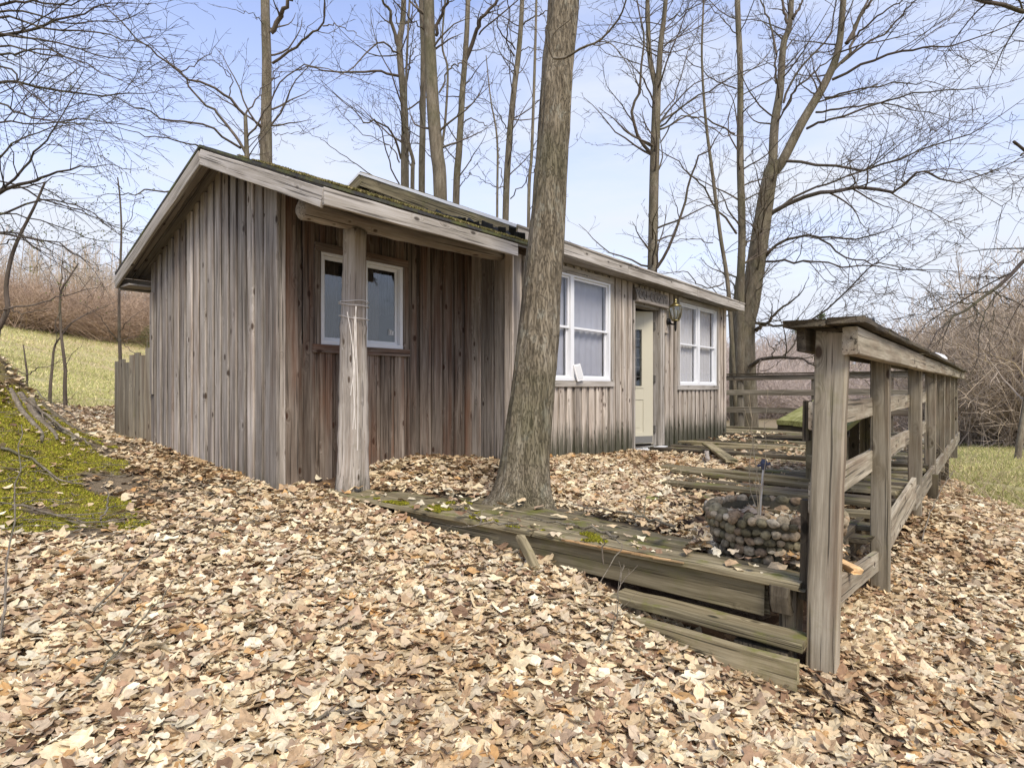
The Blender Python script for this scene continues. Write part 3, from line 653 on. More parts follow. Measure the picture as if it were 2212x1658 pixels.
t = MB()       # white sticker-like mark in the small pane
for k in range(5): board(t, H(1.12+k*.012, -.008, .49), H(1.125+k*.012+.006*(k % 2), -.008, .545-.004*k), dR, .006, .002)
t.build('window_sticker', M['white'], cab)
# door opening: jamb, open door, sill, name board
dr = empty('door_frame', (DO[0], MV, -.0), None, None); dr.parent = cab; dr.rotation_euler = (0, 0, 0)
mb = MB(); hbox(mb, DO[0]-.04, DO[0]-.002, MV-.055, MV+.10, -.86, 1.18, .7); hbox(mb, DO[1]+.002, DO[1]+.05, MV-.055, MV+.10, -.86, 1.18, .7); hbox(mb, DO[1]+.06, DO[1]+.12, MV-.06, MV-.035, -.86, 1.18, .8)
hbox(mb, DO[0], DO[1], MV-.04, MV+.10, 1.12, 1.175, .4); mb.build('jamb', M['fascia'], dr)
mb = MB(); hbox(mb, DO[0]-.02, DO[1]+.05, MV-.14, MV+.08, -.90, -.865, .9); mb.build('threshold', M['vinyl'], dr)
dd = empty('door', (DO[1]-.01, MV+.06, .0), None, None); dd.parent = cab; dd.rotation_euler = (0, 0, 0)
# the door swings inward: hinge at the right jamb, leaf turned into the room
hp = H(DO[1]-.012, MV+.07, 0); th = R(152); dx = dR*math.cos(th)+dL*math.sin(th); dn = np.cross([0, 0, 1], dx); DX = np.array([dx, dn, [0, 0, 1.0]])
def dbox(mb, a, b, n0, n1, z0, z1, ti=.5): return box(mb, hp+dx*(a+b)/2+dn*(n0+n1)/2+np.array([0, 0, (z0+z1)/2]), DX, (b-a, n1-n0, z1-z0), ti)
mb = MB(); dbox(mb, .02, .19, 0, .042, -.83, 1.10); dbox(mb, .58, .75, 0, .042, -.83, 1.10); dbox(mb, .19, .58, 0, .042, -.83, -.66); dbox(mb, .19, .58, .008, .034, -.66, -.19); dbox(mb, .19, .58, 0, .042, -.19, -.02); dbox(mb, .19, .58, 0, .042, .86, 1.10)
dbox(mb, .24, .53, .004, .038, -.60, -.25)
mb.build('leaf_panel', M['doorpaint'], dd)
mb = MB()
for (a, b, c, d) in ((.19, .58, -.02, .01), (.19, .58, .83, .86), (.19, .22, .01, .83), (.55, .58, .01, .83)): dbox(mb, a, b, -.008, .05, c, d)
mb.build('glazing_bead', M['doorpaint'], dd)
mb = MB(); dbox(mb, .22, .55, .016, .024, .01, .83); mb.build('door_pane', M['glass'], dd)
mb = MB()
for k in range(1, 4): dbox(mb, .22+k*.0825-.003, .22+k*.0825+.003, .012, .028, .012, .828)
for k in range(1, 6): dbox(mb, .221, .549, .0125, .0275, .01+k*.137-.003, .01+k*.137+.003)
mb.build('leading', M['metal'], dd)
mb = MB(); dbox(mb, .03, .74, .043, .047, -.82, -.72); dbox(mb, .03, .74, -.006, -.001, -.82, -.72); mb.build('kick_plate', M['metal'], dd)
mb = MB(); tubes(mb, [(np.array([hp+dx*.69+dn*n_+np.array([0, 0, .02]) for n_ in (-.06, -.045, -.02, 0)]), np.array([.012, .026, .026, .012]))], 12, True); mb.build('handle', M['brass'], dd, smooth=True)
for z in (-.62, .12, .9):
    mb = MB(); hbox(mb, DO[1]-.014, DO[1]+.001, MV+.02, MV+.10, z-.05, z+.05); mb.build('hinge', M['metal'], dd)
sb = empty('name_board', (DO[0], MV-.06, 1.25+.85), None, None); sb.parent = cab; sb.rotation_euler = (0, 0, 0)
mb = MB(); board(mb, H(DO[0]-.02, MV-.075, 1.275), H(DO[1]+.16, MV-.075, 1.265), [0, 0, 1], .17, .03, 6, .003, ti=.35); board(mb, H(DO[0]-.02, MV-.09, 1.18), H(DO[1]+.18, MV-.09, 1.17), [0, 0, 1], .035, .05, 6, .002, ti=.5)
mb.build('board', M['trim'], sb)
for word, xo in (('YOU', .10), ('COZY', .60)):
    cu = bpy.data.curves.new('letters', 'FONT'); cu.body = word; cu.size = .165; cu.extrude = .006; cu.align_x = 'CENTER'; cu.space_character = 1.05
    tmp = bpy.data.objects.new('tmp', cu); C.objects.link(tmp); dg = bpy.context.evaluated_depsgraph_get(); me = bpy.data.meshes.new_from_object(tmp.evaluated_get(dg)); bpy.data.objects.remove(tmp)
    me.materials.clear(); me.materials.append(M['fascia']); lo = bpy.data.objects.new('carved_letters', me); C.objects.link(lo); lo.parent = sb
    lo.location = (xo, -.034, -.035); lo.rotation_euler = (R(90), 0, 0)
# wall lantern
lp = H(5.87, MV-.19, 1.02)
ln = empty('wall_lantern', (5.87, MV-.19, 1.02+.85), None, None); ln.parent = cab; ln.rotation_euler = (0, 0, 0)
mb = MB(); hbox(mb, 5.78, 5.92, MV-.062, MV-.04, .80, 1.40, .7); mb.build('mounting_board', M['front'], ln)
mb = MB(); tubes(mb, [(H(5.87, MV-.07, .97)+np.outer([0, 1], -dL*.03), np.array([.05, .045])),
    (spline([H(5.87, MV-.09, .97), H(5.87, MV-.13, .93), H(5.87, MV-.19, .93), H(5.87, MV-.19, .97)], 10), np.full(10, .013)),
    (np.array([lp+[0, 0, z] for z in (-.20, -.17, -.14, -.06, -.04)]), np.array([.008, .016, .018, .020, .028]))], 12, True); mb.build('bracket', M['black'], ln, smooth=True)
mb = MB(); tubes(mb, [(np.array([lp+[0, 0, z] for z in (-.05, -.035)]), np.array([.05, .062])), (np.array([lp+[0, 0, z] for z in (.165, .19, .22, .235, .25, .27, .29)]), np.array([.095, .07, .035, .02, .028, .022, .006]))], 12, True)
for k in range(6):
    a = k*math.pi/3; e = np.array([math.cos(a), math.sin(a), 0])
    tubes(mb, [(spline([lp+e*.058+[0, 0, -.04], lp+e*.092+[0, 0, .06], lp+e*.093+[0, 0, .165]], 6), np.full(6, .0045))], 5)
mb.build('lamp_cage', M['brass'], ln, smooth=True)
mb = MB(); tubes(mb, [(np.array([lp+[0, 0, z] for z in (-.035, .03, .10, .16)]), np.array([.052, .078, .088, .088]))], 18); mb.build('lamp_glass', M['lampglass'], ln, smooth=True)
mb = MB(); tubes(mb, [(np.array([lp+[0, 0, z] for z in (-.03, .04, .06, .10, .13)]), np.array([.014, .014, .022, .022, .008]))], 10, True); mb.build('bulb', M['white'], ln, smooth=True)
# narrow board strip on the gable wall
mb = MB(); board(mb, H(-.055, 2.47, -.08), H(-.055, 2.47, 1.0), dL, .07, .02, 4, .002, ti=.6); mb.build('wall_strip', M['trim'], cab)
# cord tied round the porch post (hangs on the post: its own thing)
mb = MB(); pl = []
def ring(z, r=.108, tilt=.0):
    P = []
    for k in range(25):
        a = k/24*2*math.pi; q_ = r/max(abs(math.cos(a)), abs(math.sin(a)), .80)
        P.append(H(PU-.005, -.44, z+tilt*math.sin(a)+.004*math.sin(a*3))+dR*math.cos(a+.3)*q_*.92+dL*math.sin(a+.3)*q_*.82)
    return (np.array(P), np.full(25, .0032))
pl += [ring(.66, tilt=.01), ring(.685, tilt=-.008), ring(.56, tilt=.015)]
for (x0, z0, x1, z1, sag) in ((750, .53, 762, -.30, 10), (768, .57, 757, -.06, 6), (770, .57, 768, -.30, -6), (765, .5, 772, -.45, 4)):
    P = [PX(x0+(x1-x0)*t_+sag*math.sin(t_*math.pi), HY-F*(z0+(z1-z0)*t_)*1.08/4.60, 4.60) for t_ in np.linspace(0, 1, 12)]; pl.append((np.array(P), np.full(12, .003)))
tubes(mb, pl, 6); tag(mb.build('cord', M['cord'], smooth=True), 'thin white cord tied round the log porch post and hanging down it', 'cord')
# thermometer box leaning in the window
wb = empty('leaning_card', H(3.46, MV-.085, .075), 'small white framed card leaning on the sill of the window beside the big tree', 'card', rz=ALPHA)
a0 = H(3.40, MV-.09, .072); mb = MB(); up = nrm(np.array([0, 0, 1])+dL*.22-dR*.15); board(mb, a0+dR*.08, a0+dR*.08+up*.2, dR-np.array([0, 0, 0.0]), .145, .015, ti=.9, ch=.002); mb.build('card_frame', M['white'], wb)
mb = MB(); board(mb, a0+dR*.08-dL*.010+up*.02, a0+dR*.08-dL*.010+up*.18, dR, .11, .003, ti=.9, ch=.001); mb.build('card_face', M['curtain'], wb)
# plank fence behind the back corner
fn = empty('plank_fence', H(0, 3.1, -.72), 'low plank fence with uneven tops joining the back corner of the cabin', 'fence', rz=ALPHA)
mb = MB(); n = 7
for k in range(n):
    v = 2.62+k*.16; top = .42-.02*k-(.06 if k % 3 == 1 else 0); board(mb, H(-.03, v, -.80), H(-.03, v, top), dL, .15, .022, 6, .003)
mb.build('pickets', M['rail'], fn)
mb = MB(); board(mb, H(.02, 2.56, .1), H(.02, 3.7, .06), [0, 0, 1], .09, .04, 4, .002); mb.build('fence_rail', M['deckdark'], fn); mb = MB(); board(mb, H(.02, 2.56, -.5), H(.02, 3.7, -.5), [0, 0, 1], .09, .04, 4, .002); mb.build('fence_rail', M['deckdark'], fn)

# ---------------------------------------------------------------- deck, steps, railing
deck = empty('rotting_deck', H(3, -2, -.95), 'rotting plank deck in front of the cabin, its middle fallen in under leaves', 'deck', rz=ALPHA)
def vr(u): return -3.968+.0165*u
def plank(u, v0, v1, z=-.83, w=.135, dz0=0, dz1=0, du=0, mat_='deck', bend=.0, jit=.005, name='deck_board', t=.034, par=None, ti=None):
    mb = MB(); board(mb, H(u, v0, z-t/2+dz0), H(u+du, v1, z-t/2+dz1), dR, w, t, 9, jit, .005, bend=bend, endjit=.015, ti=ti); return mb.build(name, M[mat_], par or deck)
# front edge boards of the walkway (mossy, splintered)
plank(.285, -2.42, .05, -.832, .15, ti=.65, jit=.004); plank(.30, -3.87, -2.43, -.838, .16, ti=.6, dz1=.006)
plank(.447, -1.60, .06, -.84, .14, ti=.45, dz0=.004); plank(.462, -3.86, -1.62, -.846, .15, ti=.5, dz0=-.02, bend=.008)
plank(.610, -3.20, -1.15, -.846, .145, du=.015, ti=.40, dz1=-.008); plank(.60, -1.13, .05, -.853, .13, ti=.3, dz0=.006)
plank(.765, -2.95, -1.35, -.852, .14, du=.03, ti=.3, mat_='deck', dz0=-.03, dz1=.006, bend=-.01); plank(.93, -2.80, -2.10, -.862, .13, du=.06, mat_='deckdark', dz0=-.03); plank(1.09, -2.62, -2.12, -.885, .12, du=.1, mat_='deckdark')
plank(.915, -1.45, -1.05, -.87, .10, mat_='deckdark', du=-.05)
plank(1.5, -2.4, -2.15, -.87, .08, mat_='deckdark')
# the surviving boards by the rail
plank(1.62, vr(1.6)+.04, -2.95, -.90, .14, dz1=-.05, mat_='deckdark'); plank(1.86, vr(1.9)+.04, -2.62, -.87, .14, dz1=-.04)
plank(2.12, vr(2.1)+.03, -2.35, -.84, .14, dz1=-.02, bend=.015); plank(2.42, vr(2.4)+.03, -2.2, -.82, .15, bend=-.012, dz1=-.01); plank(2.70, vr(2.7)+.03, -2.15, -.835, .12, du=.04, mat_='deckdark')
plank(2.98, vr(3)+.03, -2.0, -.80, .14, du=.06, bend=.02); plank(3.22, vr(3.2)+.03, -1.75, -.81, .14, du=.10)
for k, u in enumerate(np.arange(3.55, 10.6, .152)):
    if u < 5.2: v1 = -2.2-.9*rnd.random()+.2*(u-3.5); v1 = min(v1, -1.6)
    elif u < 8.3: v1 = MV-.10-rnd.random()*.35
    else: v1 = 1.2
    plank(u, vr(u)+.03, v1, -.825+rnd.uniform(-.02, .02)-(.05*math.exp(-((u-4.5)/.8)**2)), .14, dz1=rnd.uniform(-.05, .01), du=rnd.uniform(-.05, .05), bend=rnd.uniform(-.01, .03), mat_=rnd.choice(['deck', 'deck', 'deckdark']), jit=.006)
mb = MB()
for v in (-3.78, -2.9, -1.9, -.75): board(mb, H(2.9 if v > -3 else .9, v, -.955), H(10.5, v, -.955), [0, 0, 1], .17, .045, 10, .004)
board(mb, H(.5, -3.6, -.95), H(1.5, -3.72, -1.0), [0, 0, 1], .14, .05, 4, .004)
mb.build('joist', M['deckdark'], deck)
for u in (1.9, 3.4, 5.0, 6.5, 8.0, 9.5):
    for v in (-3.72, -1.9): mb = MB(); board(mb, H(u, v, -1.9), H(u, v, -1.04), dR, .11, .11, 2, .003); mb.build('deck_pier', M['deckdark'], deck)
mb = MB(); board(mb, H(.262, -3.72, -.942), H(.262, -1.2, -.942), [0, 0, 1], .148, .030, 10, .004, ti=.30, endjit=.02); mb.build('front_riser', M['deck'], deck)
mb = MB(); board(mb, H(.33, -3.80, -1.19), H(.33, -3.80, -.86), dR, .13, .07, 3, .006); board(mb, H(.26, -3.785, -.98), H(.26, -3.785, -.865), dR, .10, .08, 3, .008); mb.build('corner_block', M['deckdark'], deck)
mb = MB()
for (v0, v1, dz) in ((-3.35, -2.75, -.002),):
    for k in range(9): v = v0+(v1-v0)*k/9; board(mb, H(.212, v, -.840-.003*rnd.random()), H(.206, v+.13+rnd.uniform(0, .06), -.845), [0, 0, 1], .008, .010, 3, .002)
mb.build('fresh_splinter', M['splinter'], deck)
mb = MB(); board(mb, H(.17, -2.38, -.86), H(.08, -2.58, -1.02), dR, .06, .03, 4, .004); mb.build('broken_board_end', M['deck'], deck)
# two steps
st = empty('wooden_steps', H(.1, -3.4, -1.22), 'two narrow weathered plank steps leading up beside the tall end post', 'steps', rz=ALPHA)
mb = MB(); board(mb, H(.180, -3.90, -1.066), H(.165, -3.02, -1.056), dR, .15, .036, 8, .004, ti=.55); mb.build('tread', M['deck'], st)
mb = MB(); board(mb, H(.058, -3.90, -1.158), H(.045, -3.02, -1.148), [0, 0, 1], .115, .040, 8, .004, ti=.95); mb.build('riser', M['deck'], st)
mb = MB(); board(mb, H(.14, -3.74, -1.42), H(.14, -3.74, -1.105), dL, .22, .07, 5, .010, ti=.4); mb.build('support_block', M['deckdark'], st); mb = MB(); board(mb, H(.13, -3.12, -1.34), H(.13, -3.12, -1.075), dL, .12, .07, 5, .010, ti=.3); mb.build('support_block', M['deckdark'], st)
# railing
rl = empty('deck_railing', H(.2, -3.92, -1.2), 'tall grey wooden railing with mossy cap board along the right edge of the deck', 'railing', rz=ALPHA)
def uat(x, yv=None):      # u on the rail line seen at column x
    lo, hi = -.5, 14
    for _ in range(50):
        m_ = (lo+hi)/2; p = H(m_, vr(m_)); 
        if CX+F*p[0]/p[1] < x: lo = m_
        else: hi = m_
    return lo
pu = [.255]+[uat(x) for x in (1901, 1976, 2009, 2030, 2044, 2054)]
print('rail posts u', [round(a, 2) for a in pu], 'rail end', round(uat(2067), 2))
UE = uat(2066); base = [-1.30, -1.27, -1.20, -1.12, -1.08, -1.03, -1.00]
for k, u in enumerate(pu):
    mb = MB(); top = .225 if k == 0 else .185
    board(mb, H(u-(.02 if k == 0 else 0), vr(u)+(.018 if k == 0 else 0), base[k]), H(u, vr(u)-(.018 if k == 0 else .005), top), dL, .116 if k == 0 else .10, .075 if k == 0 else .075, 12, .0028, .005, ti=(.75, .45, .35, .4, .3, .25, .3)[k], endjit=.004); mb.build('post', M['rail'], rl)
mb = MB(); board(mb, H(.18, vr(0)-.095, .185), H(3.3, vr(3.3)-.09, .185), [0, 0, 1], .11, .055, 10, .003, ti=.8); board(mb, H(3.31, vr(3.3)-.09, .185), H(UE, vr(UE)-.09, .20), [0, 0, 1], .11, .055, 12, .003, ti=.7); mb.build('header_beam', M['rail'], rl)
mb = MB(); board(mb, H(.16, vr(0)+.085, .195), H(UE, vr(UE)+.06, .20), [0, 0, 1], .10, .035, 12, .003, ti=.3); mb.build('header_beam', M['deckdark'], rl)
mb = MB()
for (a, b, w, dv) in ((.10, 3.0, .16, .06), (.12, 3.1, .13, -.09), (3.02, 6.4, .15, .05), (3.12, 6.5, .13, -.095), (6.42, UE+.1, .15, .045), (6.52, UE+.15, .13, -.1)):
    board(mb, H(a, vr(a)+dv, .262+rnd.uniform(-.003, .004)), H(b, vr(b)+dv, .275+rnd.uniform(-.003, .004)), dL, w, .026, 16, .005, ti=.3, endjit=.012)
mb.build('cap_board', M['deckdark'], rl)
def railb(u0, u1, z0a, z0b, h, ti, dv=.05, name='rail_board', m='rail'):
    mb = MB(); board(mb, H(u0, vr(u0)+dv, z0a), H(u1, vr(u1)+dv, z0b), [0, 0, 1], h, .032, 8, .003, ti=ti); return mb.build(name, M[m], rl)
railb(.22, 3.4, -.125, -.12, .115, .85); railb(3.42, UE, -.12, -.08, .115, .75)
railb(.22, 3.4, -.465, -.44, .13, .8); railb(3.42, UE, -.44, -.40, .12, .6)
railb(.24, 1.72, -.905, -1.06, .12, .8, .02, 'skirt_board'); railb(1.80, 3.30, -.90, -.83, .20, .95, -.035, 'skirt_board'); railb(3.35, UE, -.93, -.90, .16, .4, -.03, 'skirt_board')
mb = MB(); board(mb, H(.26, vr(0)+.085, -.23), H(.26, vr(0)+.082, -.06), dL, .028, .05, 4, .003, ti=.1); mb.build('inner_stub', M['deckdark'], rl)
mb = MB(); board(mb, H(.30, vr(0)+.105, -.92), H(.30, vr(0)+.10, -.49), dL, .03, .05, 4, .004, ti=.1); mb.build('inner_stub', M['deckdark'], rl)
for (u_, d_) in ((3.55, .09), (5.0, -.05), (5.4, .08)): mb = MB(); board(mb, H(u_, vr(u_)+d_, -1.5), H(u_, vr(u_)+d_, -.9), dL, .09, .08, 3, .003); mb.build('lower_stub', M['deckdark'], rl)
br = empty('far_railing', H(UE, -1.5, -.83), 'far horizontal board railing closing the end of the deck beyond the cabin corner', 'railing', rz=ALPHA)
ub = UE+.05
for k, v in enumerate((-3.75, -2.75, -1.4, .1, 1.5)):
    mb = MB(); board(mb, H(ub, v, -1.3), H(ub, v, .21), dL, .10, .09, 5, .003, ti=.3); mb.build('post', M['rail'], br)
for (z, w, nm, ti, m_) in ((-.115, .12, 'rail_board', .5, 'rail'), (-.50, .13, 'rail_board', .25, 'rail'), (.215, .11, 'top_rail', .4, 'rail')):
    mb = MB(); board(mb, H(ub-.06, -3.8, z), H(ub-.06, -1.9, z+.01), [0, 0, 1], w, .035, 10, .006, ti=ti, endjit=.01); board(mb, H(ub-.062, -1.89, z-.01), H(ub-.06, 1.6, z-.02), [0, 0, 1], w, .035, 10, .006, ti=ti); mb.build(nm, M[m_], br)
mb = MB(); board(mb, H(ub-.02, -3.8, .292), H(ub-.02, 1.6, .28), dR, .2, .03, 12, .007, ti=.2); mb.build('cap_board', M['deckdark'], br)
# white bowl on the cap
bp = H(5.9, vr(5.9)+.02, .30); mb = MB()
tubes(mb, [(np.array([bp+[0, 0, z] for z in (0, .03, .06, .085, .10)]), np.array([.15, .145, .12, .07, .01]))], 24, True); tag(mb.build('upturned_bowl', M['white'], smooth=True), 'white upturned bowl sitting on the railing cap board', 'bowl')
bp = H(.62, vr(.6)-.10, .30); mb = MB(); tubes(mb, [(np.array([bp+[0, 0, z] for z in (-.018, .0, .012)]), np.array([.022, .024, .02]))], 10, True); tag(mb.build('lamp_cap', M['black'], smooth=True), 'small black plastic cap on the near end of the railing cap board', 'cap')
# mossy table standing between the rails
tb = empty('deck_table', H(4.6, -3.2, -.83), 'moss green plank table on dark panel legs behind the railing', 'table', rz=ALPHA)
A_ = PX(1678, 906, 5.4); B_ = PX(1832, 921, 4.95); D_ = PX(1768, 857, 6.5); e1 = B_-A_; e2 = D_-A_; nn_ = nrm(np.cross(e1, e2))
mb = MB()
for k in range(4): o_ = A_+e1*(k+.5)/4; board(mb, o_-nn_*.02*np.sign(nn_[2]), o_+e2-nn_*.02*np.sign(nn_[2]), e1, np.linalg.norm(e1)/4*.97, .042, 7, .003, ti=.55+.2*rnd.random())
mb.build('table_top', M['mossy'], tb)
mb = MB(); board(mb, A_+e2*.03-[0, 0, .07], B_+e2*.03-[0, 0, .07], [0, 0, 1], .05, .03, 4, .002, ti=.2); mb.build('apron', M['deckdark'], tb)
for f_ in (.12, .85):
    for k in range(3):
        q_ = A_+e2*f_+e1*(.45+k*.2); mb = MB(); board(mb, np.array([q_[0], q_[1], -.86]), np.array([q_[0], q_[1], q_[2]-.05]), e1, .11, .03, 4, .002, ti=.35+.3*(k % 2)); mb.build('leg_board', M['deckdark' if k % 2 else 'deck'], tb)
mb = MB(); q_ = A_+e2*.08+e1*.4; board(mb, np.array([q_[0], q_[1], -.66]), np.array([q_[0], q_[1], -.66])+e1*.6, [0, 0, 1], .12, .04, 4, .002); mb.build('leg_stretcher', M['deck'], tb)
# loose boards lying about (things of their own)
def loose(a, b, w, label, m='deck', t=.03, wd=(0, 0, 1)):
    mb = MB(); a = np.asarray(a, float); b = np.asarray(b, float); wdir = np.cross(nrm(b-a), [0, 0, 1]); board(mb, a, b, wdir, w, t, 8, .005, endjit=.012)
    return tag(mb.build('loose_board', M[m]), label, 'board')
loose(H(5.5, -1.35, -.775), H(3.95, -2.25, -.80), .13, 'greenish loose board slanting off the deck by the cabin corner', 'deck')
loose(H(1.15, -3.55, -.86), H(.75, -3.98, -.88), .05, 'split grey board lying across the skirt behind the tall post', 'splinter')
loose(H(3.9, -2.0, -.80), H(4.5, -1.75, -.77), .05, 'short pale stick of wood on the fallen deck boards', 'log', .02)
loose(H(1.35, -3.85, -.93), H(1.1, -3.0, -.98), .14, 'dark broken board lying under the rail beside the planter', 'deckdark')
loose(H(1.75, -2.05, -.865), H(1.78, -2.45, -.875), .10, 'mossy board scrap lying in the leaves left of the planter', 'mossy')

# ---------------------------------------------------------------- stone planter
pc = H(.86, -3.57, 0); pr_, pz0, pz1 = .34, -.93, -.675
pt = empty('stone_planter', pc+np.array([0, 0, pz0]), 'round planter of grey and tan pebbles set in mortar beside the railing', 'planter')
mb = MB(); n = 40
prof = [(.70, pz0-.05), (.78, pz0+.05), (.92, -.75), (1.0, -.68), (.99, pz1), (.86, pz1+.01), (.82, pz1-.05), (.80, pz1-.07)]
V = [pc+np.array([math.cos(a)*pr_*r*(1+.03*math.sin(3*a)), math.sin(a)*pr_*r*(1+.03*math.sin(3*a)), z]) for r, z in prof for a in np.arange(n)/n*2*math.pi]
mb.add(V, np.array([[i*n+j, i*n+(j+1) % n, (i+1)*n+(j+1) % n, (i+1)*n+j] for i in range(len(prof)-1) for j in range(n)])); mb.build('mortar_wall', M['mortar'], pt, smooth=True)
mb = MB(); mb.add([pc+np.array([math.cos(a)*pr_*.82, math.sin(a)*pr_*.82, pz1-.06]) for a in np.arange(n)/n*2*math.pi], [list(range(n))]); mb.build('soil', M['deckdark'], pt)
bm_ico = bpy.data.meshes.new('ico'); import bmesh
bmm = bmesh.new(); bmesh.ops.create_icosphere(bmm, subdivisions=3, radius=1); IV = np.array([v.co for v in bmm.verts]); IF = np.array([[v.index for v in f.verts] for f in bmm.faces]); bmm.free()
pcols = [(.18, .15, .095), (.26, .21, .14), (.13, .115, .07), (.40, .35, .26), (.20, .145, .09), (.19, .165, .10), (.11, .095, .055), (.30, .25, .17)]
rows = []; z = pz0+.02; row = 0
while z < pz1+.03:
    rr = np.interp(z, [p[1] for p in prof[:5]], [p[0] for p in prof[:5]])*pr_; a = rnd.random()
    while a < 6.28+rnd.random()*0:
        s = rnd.uniform(.019, .029); dirv = np.array([math.cos(a), math.sin(a), 0]); p = pc+dirv*(rr+.007)+np.array([0, 0, z+rnd.uniform(-.012, .012)])
        rows.append((p, s, dirv, (p-np.zeros(3))@np.array([pc[0], pc[1], 0])/np.hypot(pc[0], pc[1])-p[0]*.0))
        a += s*1.95/rr
    z += .047
for k in range(26):
    a = k/26*6.28+rnd.random()*.1; dirv = np.array([math.cos(a), math.sin(a), .8]); rows.append((pc+np.array([math.cos(a)*pr_*.92, math.sin(a)*pr_*.92, pz1+.015]), rnd.uniform(.026, .040), nrm(dirv), np.hypot(*(pc[:2]+np.array([math.cos(a), math.sin(a)])*pr_*.9))))
rows.sort(key=lambda r: np.hypot(r[0][0], r[0][1])-.12*(r[0][2]+.6))
def pebble(mb, p, s, dv):
    sc = np.array([rnd.uniform(.85, 1.3), rnd.uniform(.8, 1.1), .78])*s; X_ = nrm(np.cross([0, 0, 1.0], dv)); a = rnd.uniform(-.4, .4); Z_ = nrm(dv); Yv = np.cross(Z_, X_); X2 = X_*math.cos(a)+Yv*math.sin(a); Y2 = np.cross(Z_, X2)
    nv = 1+.10*np.sin(IV@rng.normal(0, 2, 3)+rnd.random()*6)
    V = p+(IV[:, :1]*sc[0]*X2+IV[:, 1:2]*sc[1]*Y2+IV[:, 2:]*sc[2]*Z_)*nv[:, None]; c = np.array(rnd.choice(pcols))*rnd.uniform(.75, 1.3); mb.add(V, IF, col=c)
for r in rows[:99]:
    mb = MB(); pebble(mb, *r[:3]); mb.build('pebble', M['pebble'], pt, smooth=True, col=True)
mb = MB()
for r in rows[99:]: pebble(mb, *r[:3])
mb.build('pebble', M['pebble'], pt, smooth=True, col=True)['kind'] = 'stuff'
# garden light stake standing in the planter, weeds
sk = empty('garden_stake', PX(1640, 1120, 3.05), 'thin grey metal garden stake with small blue top standing in the pebble planter', 'stake')
mb = MB(); tubes(mb, [(np.array([PX(1640, 1130, 3.05), PX(1644, 1070, 3.05), PX(1649, 1012, 3.05)]), np.array([.006, .006, .006]))], 8, True); mb.build('pole', M['pvc'], sk)
mb = MB(); tubes(mb, [(np.array([PX(1649, 1014, 3.05), PX(1650, 1000, 3.05), PX(1651, 992, 3.05)]), np.array([.010, .018, .012]))], 8, True); tubes(mb, [(np.array([PX(1636, 1006, 3.05), PX(1664, 1001, 3.05)]), np.array([.007, .007]))], 6, True); mb.build('lamp_head', plain('blue_plastic', (.05, .06, .10), .5), sk)
def weeds(name, base, n, h, spread, label, cat='weeds', r=.0022, m='stem', col=None):
    pl = []
    for k in range(n):
        p = np.array(base)+np.array([rnd.gauss(0, .03), rnd.gauss(0, .03), 0]); d = nrm([rnd.gauss(0, spread), rnd.gauss(0, spread), 1]); hh = h*rnd.uniform(.5, 1.1)
        P = [p]; 
        for i in range(7): d = nrm(d+rng.normal(0, .12, 3)+[0, 0, -.02]); P.append(P[-1]+d*hh/7)
        pl.append((np.array(P), np.linspace(r, r*.4, 8)))
        for i in range(3):
            q_ = P[rnd.randint(2, 6)]; dd_ = nrm(d+rng.normal(0, .6, 3)); pl.append((np.array([q_, q_+dd_*hh*.12, q_+dd_*hh*.2+[0, 0, .02]]), np.array([r*.6, r*.5, r*.3])))
    mb = MB(); tubes(mb, pl, 4); return tag(mb.build(name, M[m]), label, cat)
weeds('dry_weed', PX(1635, 1120, 3.0), 4, .62, .16, 'tall dry weed stalks growing out of the pebble planter')
weeds('dry_weed', PX(1452, 1098, 4.3), 2, .35, .05, 'short brown twig standing in the leaves left of the planter')
weeds('dry_weed', [H(1.9, -4.25)[0], H(1.9, -4.25)[1], -1.25], 3, .5, .3, 'thin stalks in the leaves at the foot of the second railing post')

